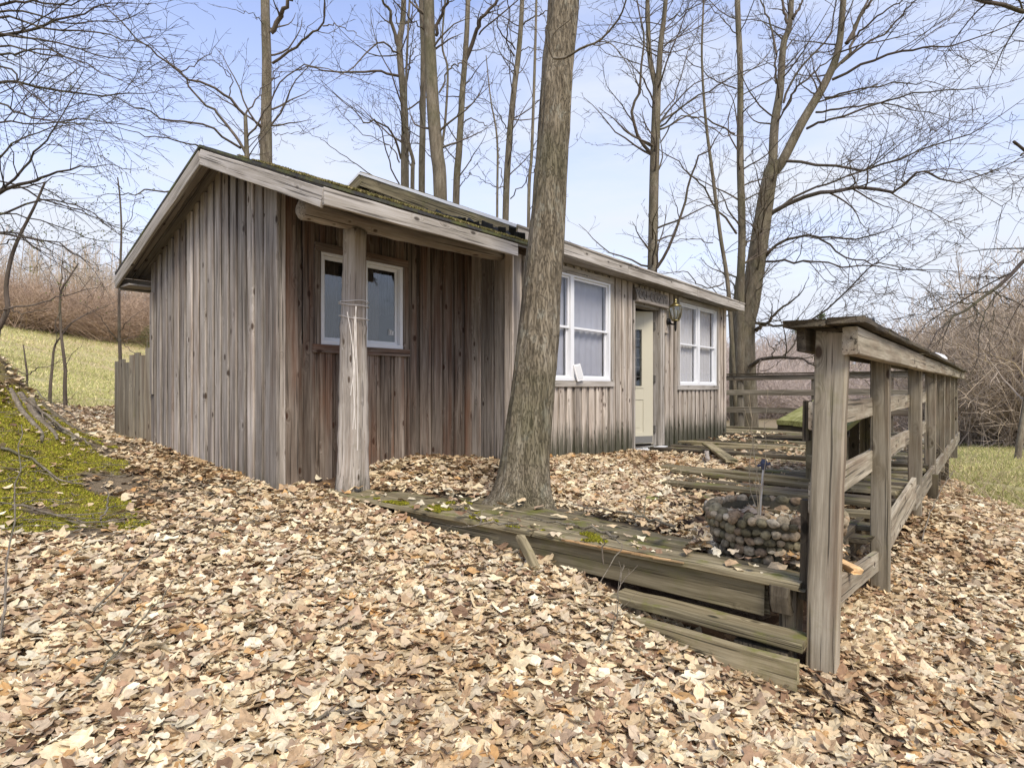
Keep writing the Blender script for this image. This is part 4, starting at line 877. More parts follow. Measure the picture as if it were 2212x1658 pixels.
# ---------------------------------------------------------------- leaf litter
def leaf_simple(k):
    T = []
    for i in range(k):
        n = 9; a = np.linspace(0, 2*math.pi, n, endpoint=False); r = 1+rng.normal(0, .16, n) if i % 2 else .72+.3*np.cos(2.5*a+.3)**2+rng.normal(0, .06, n); x, y = np.concatenate([[0], r*np.cos(a)]), np.concatenate([[0], r*np.sin(a)*rng.uniform(.45, .9)])
        z = rng.uniform(-.1, .5)*x**2+rng.uniform(-.2, .7)*y**2+rng.normal(0, .09, n+1); T.append((np.stack([x, y, z], -1), np.array([[0, 1+j, 1+(j+1) % n] for j in range(n)])))
    return T
def leaf_templates(k):
    T = []
    for i in range(k):
        kind = i % 3; n = 17; a = np.linspace(0, 2*math.pi, n, endpoint=False)
        if kind == 0: r = .50+.50*np.abs(np.cos(2.5*a))**.8+rng.normal(0, .07, n); x, y = r*np.cos(a), r*np.sin(a)*.95
        elif kind == 1: r = 1; x, y = 1.15*np.cos(a)+rng.normal(0, .05, n), .46*np.sin(a)*(1+.25*np.cos(6*a))+rng.normal(0, .03, n)
        else: r = .7+.3*np.cos(a)*.3+rng.normal(0, .07, n)+.16*np.cos(5*a); x, y = r*np.cos(a)*1.1, r*np.sin(a)*.8
        x2 = np.concatenate([[0], x*.52, x]); y2 = np.concatenate([[0], y*.52, y])
        cu, cv, tw = rng.uniform(-.1, .45), rng.uniform(-.25, .6), rng.uniform(-.35, .35)
        z = cu*x2**2+cv*y2**2*1.6+tw*x2*y2+.10*np.sin(x2*5+i)*np.cos(y2*6)+rng.normal(0, .05, len(x2))*(x2**2+y2**2)
        V = np.stack([x2, y2, z], -1)
        Fq = [[0, 1+j, 1+(j+1) % n] for j in range(n)]; Fr = []
        for j in range(n): Fr += [[1+j, 1+n+j, 1+n+(j+1) % n], [1+j, 1+n+(j+1) % n, 1+(j+1) % n]]
        T.append((V, np.array(Fq+Fr)))
    return T
LT = leaf_templates(24)+leaf_simple(12)
palette = np.array([(.60, .45, .27), (.68, .55, .35), (.47, .32, .185), (.34, .21, .125), (.52, .31, .13), (.74, .64, .46), (.50, .385, .265), (.22, .13, .075), (.61, .49, .335), (.42, .30, .20)])
pw = np.array([.20, .20, .13, .06, .025, .14, .10, .04, .10, .05]); pw /= pw.sum()
def scatter_leaves(name, X, Y, Z, size, label, tilt=.33, cols=palette, pws=pw):
    n = len(X); az = rng.uniform(0, 2*math.pi, n); tx = rng.normal(0, tilt, n); ty = rng.normal(0, tilt, n)
    st_ = rng.random(n) < .06; tx[st_] *= 2.6
    flip = rng.random(n) < .45
    ca, sa = np.cos(az), np.sin(az); Rz = np.zeros((n, 3, 3)); Rz[:, 0, 0] = ca; Rz[:, 0, 1] = -sa; Rz[:, 1, 0] = sa; Rz[:, 1, 1] = ca; Rz[:, 2, 2] = 1
    Rx = np.zeros((n, 3, 3)); Rx[:, 0, 0] = 1; Rx[:, 1, 1] = np.cos(tx); Rx[:, 1, 2] = -np.sin(tx); Rx[:, 2, 1] = np.sin(tx); Rx[:, 2, 2] = np.cos(tx)
    Ry = np.zeros((n, 3, 3)); Ry[:, 1, 1] = 1; Ry[:, 0, 0] = np.cos(ty); Ry[:, 0, 2] = np.sin(ty); Ry[:, 2, 0] = -np.sin(ty); Ry[:, 2, 2] = np.cos(ty)
    RR = Rx@Ry@Rz; RR[:, :, 2] *= np.where(flip, -1, 1)[:, None]
    c = cols[rng.choice(len(cols), n, p=pws)]*rng.uniform(.72, 1.22, (n, 1)); s = size*rng.uniform(.35, 1.55, n); kind = np.where((np.hypot(X, Y) > 4.6) | (rng.random(n) < .3), rng.integers(24, 36, n), rng.integers(0, 24, n))
    redbrown = np.clip(.60*smooth(3.6, 5.6, np.hypot(X, Y))*(.3+vnoise(X, Y, .9, 17))+.8*(vnoise(X, Y, 1.7, 18)-.68)*2.2, 0, .7)[:, None]; c = c*(1-redbrown)+c*np.array([.68, .58, .47])*redbrown; c = c*np.array([.97, 1.0, 1.0])  # leaves turn darker red-brown with distance and in random patches
    mb = MB(); P0 = np.stack([X, Y, Z], -1)
    for k in range(len(LT)):
        idx = np.where(kind == k)[0]
        if not len(idx): continue
        V, Fq = LT[k]; m = len(V)
        VV = np.einsum('nij,mj->nmi', RR[idx], V)*s[idx][:, None, None]+P0[idx][:, None]
        FF = (Fq[None]+(np.arange(len(idx))*m)[:, None, None]).reshape(-1, 3)
        mb.add(VV.reshape(-1, 3), FF, col=np.repeat(c[idx], m, 0))
    return tag(mb.build(name, M['leaf'], smooth=False, col=True), label, 'leaves', kind='stuff')
def leaf_field():
    N = 400000; r = 1.0+13.5*rng.random(N)**.80; az = rng.uniform(-.95, .95, N); extra = 9000
    X = np.concatenate([r*np.sin(az), rng.uniform(-4, 4, extra)]); Y = np.concatenate([r*np.cos(az), rng.uniform(-2.5, 1.2, extra)])
    moss, far, dirt = masks(X, Y); prob = (1-moss*.985)*(1-far)*(1-dirt*.93)
    # thin with distance so the cover stays even per square metre
    rr = np.hypot(X, Y); dens = np.clip(1-smooth(9, 14, rr)*.4, 0, 1)
    d = X-CC[0], Y-CC[1]; u = d[0]*dR[0]+d[1]*dR[1]; v = d[0]*dL[0]+d[1]*dL[1]
    inside = ((u > .04) & (u < MU0) & (v > -.02) & (v < 2.5)) | ((u > MU0-.02) & (u < MU1) & (v > MV-.0) & (v < 4)) | ((u > -.02) & (u < .0) & (v > 0) & (v < 3.6))
    deckr = ((u > .2) & (u < .55+.42*smooth(-.4, -1.4, v)*(1-.0)+.22*(vnoise(X, Y, 3, 14)-.5)) & (v > -3.25) & (v < .05)) | ((u > .2) & (u < .52) & (v > -3.9) & (v <= -3.25)); deck2 = (u > 4.8) & (u < 10.5) & (v > -3.8) & (v < MV)
    deck3 = (u > 1.5) & (u <= 4.8) & (v > -3.9) & (v < -2.35-.0*u)
    pl_ = ((u-.8)**2+(v+3.52)**2 < .31**2)
    prob = prob*np.where(inside, 0, 1)*np.where(deckr, .025, 1)*np.where(pl_, 0, 1)*np.where(deck3, .22, 1)*np.where(deck2, 0, 1)*dens
    keep = rng.random(len(X)) < prob; X, Y = X[keep], Y[keep]; rr = rr[keep]; u, v = u[keep], v[keep]
    Z = ground(X, Y)
    ed_ = rng.random(len(X)); inD = (u > .5) & (u < 5) & (v < -.05) & (v > -3.85)      # leaves heaped inside the fallen deck
    lift = np.where(inD, np.clip(-.885-Z, -.1, .3)*smooth(.5, .8, u)*(1-smooth(-3.0, -3.5, -(-v)) if False else 1), 0)
    onb = (u > .2) & (u < .95) & (v > -3.9) & (v < .05) & (u < .62+.42*smooth(-.4, -1.4, v)); Z = np.where(onb, np.maximum(Z, -.838), Z)
    Z = Z+np.where(onb, 0, np.clip(lift, 0, .3)*np.where(v > -2.9, 1, .35))+rng.uniform(-.008, .045, len(X))
    size = .024+.013*rng.random(len(X))+.006*smooth(5, 12, rr)
    print('leaves', len(X)); return scatter_leaves('leaf_litter', X, Y, Z, size, 'deep litter of dry tan and brown fallen leaves covering the ground', .24)
leaf_field()
# leaves caught on the deck beyond the cabin corner
u = rng.uniform(5.2, 10.2, 1500); v = rng.uniform(-3.6, -.9, 1500); k = (vnoise(u, v, 1.3, 4) > .5); u, v = u[k], v[k]
P = CC+np.outer(u, dR)+np.outer(v, dL); scatter_leaves('deck_leaves', P[:, 0], P[:, 1], np.full(len(u), -.81), np.full(len(u), .035), 'dry leaves scattered over the far deck boards', .25)
# dark under-layer inside the fallen deck so no ground gap shows
mb = MB(); n1_, n2_ = 30, 26; V = []
for i in range(n1_):
    for j in range(n2_):
        uu = 1.0+i/(n1_-1)*4.02; vv = -3.1+j/(n2_-1)*3.05; p = H(uu, vv); z = max(g1(p[0], p[1]), -.90+.03*(vnoise(uu, vv, 2, 1)-.5)); e = min(1, (uu-1.0)*4, (5.02-uu)*2, (vv+3.1)*2.5+.0); V.append([p[0], p[1], g1(p[0], p[1])-.02+(z-g1(p[0], p[1]))*max(0, e)])
mb.add(V, np.array([[i*n2_+j, (i+1)*n2_+j, (i+1)*n2_+j+1, i*n2_+j+1] for i in range(n1_-1) for j in range(n2_-1)])); tag(mb.build('earth', plain('leaf_mould', (.085, .055, .035), .95, var=.5, scale=20, bump=.5), smooth=True), kind='structure')

# ---------------------------------------------------------------- moss
def moss_field():
    n = 340000; X = rng.uniform(-6.6, -2.2, n); Y = rng.uniform(3.1, 6.8, n); mo, fa, di = masks(X, Y)
    keep = (mo > .5) & (vnoise(X, Y, 3.2, 9)*.5+vnoise(X, Y, 11, 10)*.5 > .30); X, Y = X[keep], Y[keep]; Z = ground(X, Y)+.018*vnoise(X, Y, 13, 2)
    V, Fq, c = tufts(np.stack([X, Y, Z], -1), None, .016, [(.31, .32, .03), (.44, .42, .05), (.22, .22, .03), (.36, .27, .08)], .0045)
    mb = MB(); mb.add(V, Fq, col=c); tag(mb.build('moss', M['tuft'], col=True), 'bright yellow green moss carpet at the left of the cabin', 'moss', kind='stuff')
moss_field()
def deck_moss():
    n = 60000; v = rng.uniform(-3.4, -.7, n); u = rng.uniform(.21, .62, n); k = (vnoise(u*1.6, v*.8, 4.2, 21)*.6+vnoise(u, v, 13, 22)*.4) > .60+.10*np.abs(v+1.7)
    u, v = u[k], v[k]; P = CC+np.outer(u, dR)+np.outer(v, dL); P[:, 2] = -.832+.006*vnoise(u, v, 30, 2)
    V, Fq, c = tufts(P, None, .014, [(.24, .25, .015), (.33, .30, .03), (.18, .17, .02)], .004)
    mb = MB(); mb.add(V, Fq, col=c); mb.build('board_moss', M['tuft'], deck, col=True)['kind'] = 'stuff'
deck_moss()
def grass_blades():
    n = 150000; h_ = n//2; az = np.concatenate([rng.uniform(-.80, -.46, h_), rng.uniform(.58, .86, h_)]); t = rng.random(n)
    r = np.where(az < 0, 12.6*(85/12.6)**t, 7.5*(36/7.5)**t); X, Y = r*np.sin(az), r*np.cos(az); mo, fa, di = masks(X, Y); k = (rng.random(n) < fa) & (vnoise(X, Y, .55, 31)*.5+vnoise(X, Y, 1.9, 32)*.5 > .34); X, Y, r = X[k], Y[k], r[k]
    tone = (vnoise(X, Y, .16, 33)*.6+vnoise(X, Y, .7, 34)*.4)[:, None]; P = np.stack([X, Y, ground(X, Y)], -1); V, Fq, c = tufts(P, None, .05, [(.34, .34, .13), (.42, .40, .18), (.50, .42, .24), (.26, .27, .09)], .004)
    V = V.reshape(-1, 3, 3); V = P[:, None]+(V-P[:, None])*(.8+.075*r)[:, None, None]; c = np.clip(c*np.repeat(.98+.70*tone, 3, 0), 0, .9)
    mb = MB(); mb.add(V.reshape(-1, 3), Fq, col=c); tag(mb.build('field_grass', M['tuft'], col=True), 'short green and straw coloured grass of the fields', 'grass', kind='stuff')
grass_blades()

# ---------------------------------------------------------------- trees
def grow(P, d, L, r, lvl, out, up=.05, wig=.16, maxl=3, dens=(3.0, 3.6, 5.0), rmin=.0028, gnarl=1.0):
    n = (9, 7, 5, 4)[min(3, lvl)]; pts = [np.array(P, float)]; d = nrm(d); ds = [d]; step = L/(n-1)
    for i in range(n-1):
        d = nrm(d+rng.normal(0, wig*gnarl, 3)+np.array([0, 0, up])); ds.append(d); pts.append(pts[-1]+d*step)
    pts = np.array(pts); rad = np.maximum(r*(1-.8*np.linspace(0, 1, n)), rmin*.6); out.append((pts, rad))
    if lvl < maxl: sub(pts, ds, L, rad, lvl, out, up, wig, maxl, dens, rmin, gnarl)
def sub(pts, ds, L, rad, lvl, out, up, wig, maxl, dens, rmin, gnarl=1.0, t0=.15, lf=.5, amin=.5, amax=1.0):
    k = max(2, int(L*dens[lvl]*(1 if lvl < 2 else 1.0))); k = min(k, 22); n = len(pts); side = 1
    for j in range(k):
        t = t0+(1-t0)*(j+rnd.random())/k; x = t*(n-1); i = min(n-2, int(x)); f = x-i; p = pts[i]*(1-f)+pts[i+1]*f; d = ds[i]
        a = np.cross(d, [0, 0, 1.0]); a = nrm(a) if np.linalg.norm(a) > .1 else np.array([1.0, 0, 0]); b = np.cross(a, d); ph = rnd.gauss(0, .8)+(0 if side > 0 else math.pi); side = -side
        perp = a*math.cos(ph)+b*math.sin(ph); th = rnd.uniform(amin, amax); nd = d*math.cos(th)+perp*math.sin(th)
        ll = L*(lf*(1-.55*t)+.08)*rnd.uniform(.6, 1.25); rr = max(rmin, (rad[i]*(1-f)+rad[i+1]*f)*.52)
        grow(p, nd, ll, rr, lvl+1, out, up, wig, maxl, dens, rmin, gnarl)
def limb(pts, Y0, Y1, n=14, wob=.0):
    P = np.array([PX(x, y, Y0+(Y1-Y0)*i/(len(pts)-1)) for i, (x, y) in enumerate(pts)]); return spline(P, n)
def trunk_mesh(mb, P, rad, sides=18, rough=.03, flare=0, furrow=0):
    n = len(P); T, A, B = frames(np.array(P)[None]); A, B = A[0], B[0]; an = np.arange(sides)/sides*2*math.pi; V = np.zeros((n, sides, 3))
    hh = np.concatenate([[0], np.cumsum(np.linalg.norm(np.diff(P, axis=0), axis=1))])
    for i in range(n):
        r = rad[i]*(1+rough*np.sin(2*an+hh[i]*1.3)+rough*.7*np.sin(3*an-hh[i]*2.1)); r = r+furrow*(vnoise(an*8, hh[i]*2.2+0*an, 1, 3)-.5)+furrow*.6*(vnoise(an*19, hh[i]*5+0*an, 1, 4)-.5)
        if flare: r = r*(1+flare*np.exp(-hh[i]/.12)*(1+.35*np.sin(5*an+1)+.25*np.sin(3*an)))
        V[i] = P[i]+A[i]*(np.cos(an)*r)[:, None]+B[i]*(np.sin(an)*r)[:, None]
    i = np.arange(n-1)[:, None]; j = np.arange(sides)[None]; q = np.stack([i*sides+j, i*sides+(j+1) % sides, (i+1)*sides+(j+1) % sides, (i+1)*sides+j], -1).reshape(-1, 4); mb.add(V.reshape(-1, 3), q)
def tree(label, trunks, limbs, Y, name='bare_tree', cat='tree', mt='bark2', mc='bark4', base=None, auto=14, lscale=1.0, twig=(1.9, 3.4, 4.8), up=.05, group=None, amin=.5, amax=1.0, seed=None, buds=0, sides=18, maxl=3, autolen=(1.5, 3.4), rmin=.0048, zlow=None):
    """trunks: [(px points, r0, r1, Ya, Yb)], limbs: [(px points, r0, r1, Ya, Yb)]"""
    tp = [(limb(p, ya, yb, 30), r0, r1) for (p, r0, r1, ya, yb) in trunks]
    b = tp[0][0][0].copy() if base is None else np.array(base); rt = empty(name, b, label, cat, group)
    mb = MB()
    for (P, r0, r1) in tp: trunk_mesh(mb, P, np.linspace(r0, r1, len(P)), sides, .03)
    mb.smooth = True; mb.build('trunk', M[mt], rt, smooth=True)
    out = []
    for (p, r0, r1, ya, yb) in limbs:
        P = limb(p, ya, yb, 14); P[1:-1] += rng.normal(0, .02*lscale, (12, 3)); ds = [nrm(x) for x in np.gradient(P, axis=0)]; rad = np.linspace(r0, r1, 14); out.append((P, rad)); L = np.linalg.norm(np.diff(P, axis=0), axis=1).sum()
        sub(P, ds, L, rad, 0, out, up, .16, maxl, twig, rmin, lf=min(.42, 1.9*lscale/L), t0=.2)
        tip = P[-1]; grow(tip, ds[-1], min(1.2*lscale, L*.4), r1, 2, out, up, .16, maxl, twig, rmin)
    for (P, r0, r1) in tp:
        n = len(P)
        for k in range(int(auto*1.6)):
            t = rnd.uniform(.22, .98); i = min(n-2, int(t*(n-1))); p = P[i]; 
            if zlow is not None and p[2] < zlow: continue
            az = rnd.uniform(0, 2*math.pi); el = rnd.uniform(.1, .9); d = np.array([math.cos(az)*math.cos(el), math.sin(az)*math.cos(el), math.sin(el)])
            rr = (r0+(r1-r0)*t); grow(p, d, rnd.uniform(*autolen)*lscale, min(rr*.26, .024*lscale), 0, out, up, .15, maxl, twig, rmin)
    mb = MB(); big = [o for o in out if o[1][0] > .02]; sm = [o for o in out if o[1][0] <= .02]
    if big: tubes(mb, big, 7)
    tubes(mb, sm, 3); mb.build('crown', M[mc], rt, smooth=True)
    if buds:
        tips = np.array([o[0][-1] for o in sm if len(o[0]) <= 5]); tips = tips[rng.random(len(tips)) < buds]; tips = np.repeat(tips, 3, 0)+rng.normal(0, .03, (len(tips)*3, 3))
        d = rng.normal(0, 1, (len(tips), 3)); d /= np.linalg.norm(d, axis=1)[:, None]; s = np.cross(d, rng.normal(0, 1, (len(tips), 3))); s /= np.linalg.norm(s, axis=1)[:, None]
        h_ = rng.uniform(.012, .03, (len(tips), 1)); V = np.stack([tips, tips+d*h_*.5+s*h_*.3, tips+d*h_, tips+d*h_*.5-s*h_*.3], 1).reshape(-1, 3); mb = MB(); mb.add(V, np.arange(len(V)).reshape(-1, 4)); mb.build('young_leaves', M['bud'], rt)
    return rt
# the big maple standing in the walkway
def big_tree():
    Y = 4.46; ctr = [(1127, 1100), (1129, 1075), (1131, 1040), (1134, 990), (1141, 920), (1157, 779), (1172, 606), (1187, 432), (1205, 143), (1217, 0), (1235, -260), (1250, -600), (1262, -1000)]
    hw = [66, 60, 55, 51, 49, 45.5, 41, 38, 37, 36, 33, 27, 18]
    P = spline(np.array([PX(x, y, Y+.0003*(1100-y)) for x, y in ctr]), 190); rad = np.interp(np.linspace(0, len(hw)-1, 190), range(len(hw)), hw)/F*Y*.97
    rt = empty('maple_tree', P[0], 'big grey barked maple trunk growing up through the walkway boards in front of the cabin', 'tree')
    mb = MB(); trunk_mesh(mb, P, rad, 64, .03, .34, .020); mb.build('trunk', M['bark1'], rt, smooth=True)
    out = []
    for pts, r0, r1, yb in ([[(1196, 126), (1221, 125), (1258, 103), (1292, 90), (1322, 60), (1343, 29), (1358, -20)], .010, .005, 3.9], [[(1194, 125), (1188, 105), (1192, 80), (1206, 62), (1232, 42), (1240, 20)], .007, .003, 4.2], [[(1190, 118), (1183, 95), (1178, 70), (1180, 55)], .005, .003, 4.2], [[(1292, 90), (1320, 95), (1350, 130), (1370, 170)], .005, .002, 3.9]):
        Q = limb(pts, Y-.14, yb, 14); ds = [nrm(x) for x in np.gradient(Q, axis=0)]; rad_ = np.linspace(r0, r1, 14); out.append((Q, rad_)); sub(Q, ds, .8, rad_, 1, out, .02, .2, 3, (3, 4, 5), .0014)
    for k in range(26):
        t = rnd.uniform(.86, .98); p = P[int(t*189)]; az = rnd.uniform(0, 6.28); grow(p, [math.cos(az), math.sin(az), rnd.uniform(.2, 1)], rnd.uniform(1.5, 3), .03, 0, out, .05, .14, 3, (1.2, 2.6, 4), .004)
    # knot scar
    mb = MB(); tubes(mb, [o for o in out if o[1][0] > .02] or out[:1], 7); tubes(mb, [o for o in out if o[1][0] <= .02], 4); mb.build('crown', M['bark2'], rt, smooth=True)
big_tree()
def A3(L): return [(x*.3335, y*.3335) for x, y in L]
def B3(L): return [(x*.358+648, y*.358) for x, y in L]
def C3(L): return [(x*.391+1368, y*.391) for x, y in L]
def E3(L): return [(x*.152+1548, y*.152+684) for x, y in L]
def S3(L): return [(x*.3258, y*.3258+360) for x, y in L]
def D3(L): return [(x*.3474+1944, y*.3474+504) for x, y in L]
Y = 13
tree('straight bare tree behind the gable roof with one fork high to the right', [([(576, 900), (575, 350), (575, 267), (576, 133), (573, 0), (572, -300)], .135, .08, Y, Y)],
     [(A3([(1755, 210), (1820, 90), (1880, 0), (1960, -200)]), .055, .03, Y, Y-.5), (A3([(1765, 410), (1900, 310), (2000, 240), (2090, 170), (2095, 0), (2110, -100)]), .03, .012, Y, Y-1.2), (A3([(2090, 170), (2211, 170), (2330, 240)]), .014, .006, Y-1, Y-1.5), (A3([(1720, 180), (1640, 100), (1500, 60)]), .012, .006, Y, Y-1), (A3([(1770, 860), (1830, 870), (1990, 860)]), .011, .005, Y, Y-1)], Y, auto=8, autolen=(1, 2), zlow=2.5)
Y = 10.5
tree('low spreading multi stemmed bare tree behind the peak of the cabin roof', [([(540, 900), (536, 420), (533, 330), (530, 250)], .06, .03, Y, Y)],
     [(A3([(1590, 750), (1480, 640), (1370, 560), (1170, 480), (1040, 370), (900, 260), (700, 60)]), .026, .008, Y, Y-1.5), (A3([(1600, 1010), (1520, 900), (1420, 760), (1370, 700), (1240, 600), (1190, 490), (1100, 400), (1020, 330)]), .028, .008, Y, Y-.5), (A3([(1560, 960), (1450, 880), (1340, 815), (1210, 790), (1070, 765), (960, 735), (850, 680), (640, 600)]), .022, .006, Y, Y-2), (A3([(1340, 990), (1220, 930), (1060, 890), (900, 870), (750, 820)]), .018, .006, Y, Y-1.5), (A3([(1590, 740), (1640, 680), (1690, 590), (1760, 480), (1840, 420)]), .018, .006, Y, Y+.5), (A3([(1600, 890), (1650, 820), (1750, 660), (1850, 500), (1990, 420), (2211, 480)]), .02, .008, Y, Y-.5), (A3([(1490, 500), (1430, 420), (1330, 370)]), .01, .004, Y, Y),
      (A3([(1290, 1110), (1130, 1225), (1000, 1240), (920, 1240), (820, 1265), (700, 1255)]), .018, .006, Y-1, Y-2.5), (A3([(1480, 640), (1500, 500), (1440, 440), (1380, 380)]), .012, .004, Y, Y), (A3([(1170, 480), (1300, 400), (1400, 290)]), .012, .004, Y-1, Y-1)], Y, auto=6, autolen=(.8, 1.6), mc='bark4', mt='bark2', rmin=.0034, twig=(1.6, 3.2, 5))
Y = 14
tree('slender bare tree with long limbs reaching left behind the upper roof', [([(880, 900), (875, 405), (874, 251), (863, 107), (868, 60), (872, 0), (874, -300)], .10, .05, Y, Y)],
     [(B3([(600, 300), (560, 150), (540, 60), (500, 0), (450, -200)]), .045, .02, Y, Y-.5), (B3([(600, 460), (520, 440), (430, 440), (280, 435), (190, 430), (100, 410), (0, 420)]), .032, .010, Y, Y-1.5), (B3([(590, 340), (550, 290), (480, 260), (380, 350), (290, 430)]), .025, .012, Y, Y-1), (B3([(610, 960), (570, 830), (520, 770), (460, 720), (400, 740), (340, 670), (200, 560)]), .028, .008, Y, Y-1.5), (B3([(600, 980), (560, 900), (500, 860), (350, 780), (220, 640)]), .02, .007, Y, Y+1), (B3([(600, 1110), (540, 990), (510, 840), (450, 740), (300, 640), (120, 480)]), .02, .006, Y, Y-2), (B3([(640, 450), (680, 360), (720, 330)]), .02, .008, Y, Y), (B3([(630, 420), (690, 300), (700, 260)]), .014, .008, Y, Y), (B3([(440, 1060), (300, 960), (160, 860), (60, 800)]), .014, .005, Y-1, Y-2), (B3([(620, 250), (580, 100), (570, 0)]), .02, .01, Y, Y)], Y, auto=10, autolen=(1, 2.2), zlow=2.5)
tree('thin crooked bare tree close beside the slender one behind the roof', [([(893, 900), (891, 408), (893, 351), (882, 304), (877, 215), (880, 100), (890, -100)], .05, .02, 13.4, 13.4)], [], 13.4, auto=7, autolen=(.6, 1.5), zlow=2.5)
Y = 11.5
tree('thickest straight bare trunk rising behind the middle of the roof', [([(953, 900), (951, 430), (944, 330), (937, 251), (930, 130), (926, 0), (922, -300)], .135, .10, Y, Y)],
     [(B3([(820, 215), (850, 100), (890, 0), (930, -150)]), .035, .02, Y, Y-.5), (B3([(840, 560), (900, 420), (960, 385), (990, 370)]), .02, .014, Y, Y+.5), (B3([(760, 190), (720, 60), (690, 0)]), .025, .012, Y, Y), (B3([(750, 180), (640, 80), (560, 0)]), .016, .008, Y, Y-1)], Y, auto=5, autolen=(.8, 1.8), zlow=3)
tree('narrow bare trunk hidden half behind the thickest one', [([(912, 900), (911, 415), (913, 286), (914, 150), (913, 72), (905, -100)], .07, .05, 12.5, 12.5)], [], 12.5, auto=3, autolen=(.5, 1.2), zlow=3)
tree('thin wavy bare tree just right of the thickest trunk', [([(962, 900), (960, 420), (953, 340), (962, 260), (967, 150), (955, 90), (968, -60)], .035, .018, 12.8, 12.8)], [], 12.8, auto=6, autolen=(.6, 1.4), zlow=2.5)
Y = 12.3
tree('leaning bare tree forking wide to the right above the roof', [([(980, 900), (985, 440), (992, 322), (999, 197), (1006, 107), (1011, 0), (1016, -250)], .075, .045, Y, Y)],
     [(B3([(1000, 360), (1050, 230), (1080, 150), (1110, 90), (1180, 0), (1250, -150)]), .045, .022, Y, Y-.6), (B3([(1080, 210), (1130, 160), (1200, 110), (1260, 50), (1320, 0), (1400, -100)]), .02, .01, Y, Y-1), (B3([(990, 740), (1050, 720), (1120, 760), (1180, 730)]), .016, .006, Y, Y-.8), (B3([(960, 1130), (1020, 1060), (1060, 1000)]), .012, .005, Y, Y-.8)], Y, auto=7, autolen=(.8, 2), zlow=2.5)
Y = 11.8
tree('bare tree with many fine twigs just left of the big maple', [([(1088, 900), (1092, 473), (1099, 322), (1110, 197), (1121, 107), (1128, 0), (1134, -250)], .07, .04, Y, Y)],
     [(B3([(1295, 340), (1260, 290), (1250, 220), (1255, 150), (1270, 60), (1250, 0)]), .02, .01, Y, Y-.6), (B3([(1300, 300), (1200, 180), (1190, 60), (1110, 0)]), .018, .008, Y, Y-1), (B3([(1350, 150), (1440, 90), (1520, 50)]), .018, .008, Y, Y-.6), (B3([(1330, 310), (1400, 290), (1490, 310)]), .012, .005, Y, Y-.5), (B3([(1260, 780), (1210, 700), (1120, 600), (1000, 560)]), .014, .005, Y, Y-1), (B3([(1270, 1200), (1400, 1040), (1420, 1010)]), .014, .006, Y, Y-1), (B3([(1250, 1130), (1150, 1110), (1050, 1060)]), .012, .005, Y, Y-1.2), (B3([(1190, 850), (1220, 1100)]), .012, .010, Y, Y)], Y, auto=12, autolen=(.8, 2), zlow=2.5)
tree('very thin upright sapling left of the bare tree beside the maple', [([(1074, 900), (1074, 465), (1074, 304), (1060, 215), (1050, 120)], .028, .008, 11.2, 11.2)], [], 11.2, name='sapling', auto=7, autolen=(.5, 1.2), zlow=2)
tree('thin bare tree half hidden behind the left side of the maple trunk', [([(1142, 900), (1142, 447), (1149, 322), (1156, 107), (1160, -60)], .035, .02, 11, 11)], [], 11, auto=8, autolen=(.6, 1.6), zlow=2.5)
Y = 13
tree('forked bare tree standing behind the cabin right of the maple', [([(1405, 900), (1409, 586), (1414, 352), (1419, 180)], .12, .085, Y, Y), ([(1417, 190), (1403, 117), (1399, 0), (1395, -250)], .06, .035, Y, Y+.3), ([(1421, 190), (1427, 98), (1438, 0), (1455, -250)], .065, .035, Y, Y-.3)],
     [(C3([(100, 850), (20, 740), (-5, 600), (40, 480), (50, 300), (50, 200), (20, 0)]), .038, .014, Y, Y-.6), (C3([(130, 1480), (200, 1350), (270, 1170), (310, 1000), (350, 880), (420, 830), (465, 750)]), .034, .010, Y, Y-1), (C3([(150, 700), (260, 600), (450, 480), (600, 400), (740, 350)]), .022, .008, Y, Y-1.5), (C3([(190, 120), (300, 60), (460, -30)]), .018, .008, Y, Y-.8), (C3([(110, 600), (30, 480), (0, 420)]), .014, .006, Y, Y-1), (C3([(100, 740), (30, 650)]), .014, .008, Y, Y-.4), (C3([(150, 640), (240, 500), (300, 300), (360, 150)]), .02, .008, Y, Y+.6), (C3([(150, 790), (210, 690), (330, 640), (470, 740), (560, 750)]), .02, .01, Y, Y-.3)], Y, auto=14, autolen=(1, 2.4), zlow=2.0)
Y = 15
tree('straight slim bare trunk just left of the large leaning tree', [([(1600, 950), (1599, 645), (1603, 508), (1599, 352), (1599, 156), (1593, 0), (1590, -250)], .11, .055, Y, Y)],
     [(C3([(560, 740), (500, 710), (390, 650), (310, 640), (230, 570)]), .025, .010, Y, Y-1), (C3([(570, 490), (460, 450), (350, 360), (230, 290)]), .02, .008, Y, Y-1), (C3([(580, 200), (520, 140), (460, 70), (380, 0)]), .018, .008, Y, Y-.5), (C3([(570, 1290), (500, 1200), (430, 1100), (380, 1020), (330, 980), (250, 900), (160, 840)]), .028, .010, Y, Y-1.5), (C3([(600, 900), (660, 840), (740, 770)]), .02, .008, Y, Y-.6), (C3([(610, 1370), (640, 1310), (670, 1340)]), .02, .01, Y, Y), (C3([(610, 560), (690, 530), (780, 510)]), .014, .006, Y, Y-.5)], Y, auto=14, autolen=(1, 2.4), zlow=1.8)
tree('thin bare tree leaning left of the slim trunk above the eave end', [([(1592, 950), (1575, 645), (1556, 508), (1540, 383), (1524, 254), (1516, 120), (1520, 0)], .055, .02, 14, 14)], [(C3([(500, 1560), (430, 1590), (350, 1560), (280, 1500), (180, 1510)]), .02, .008, 14, 12.5), (C3([(440, 1340), (340, 1320), (220, 1340), (140, 1330)]), .014, .006, 14, 12.6)], 14, auto=12, autolen=(.8, 2), zlow=1.8)
Y = 15.5
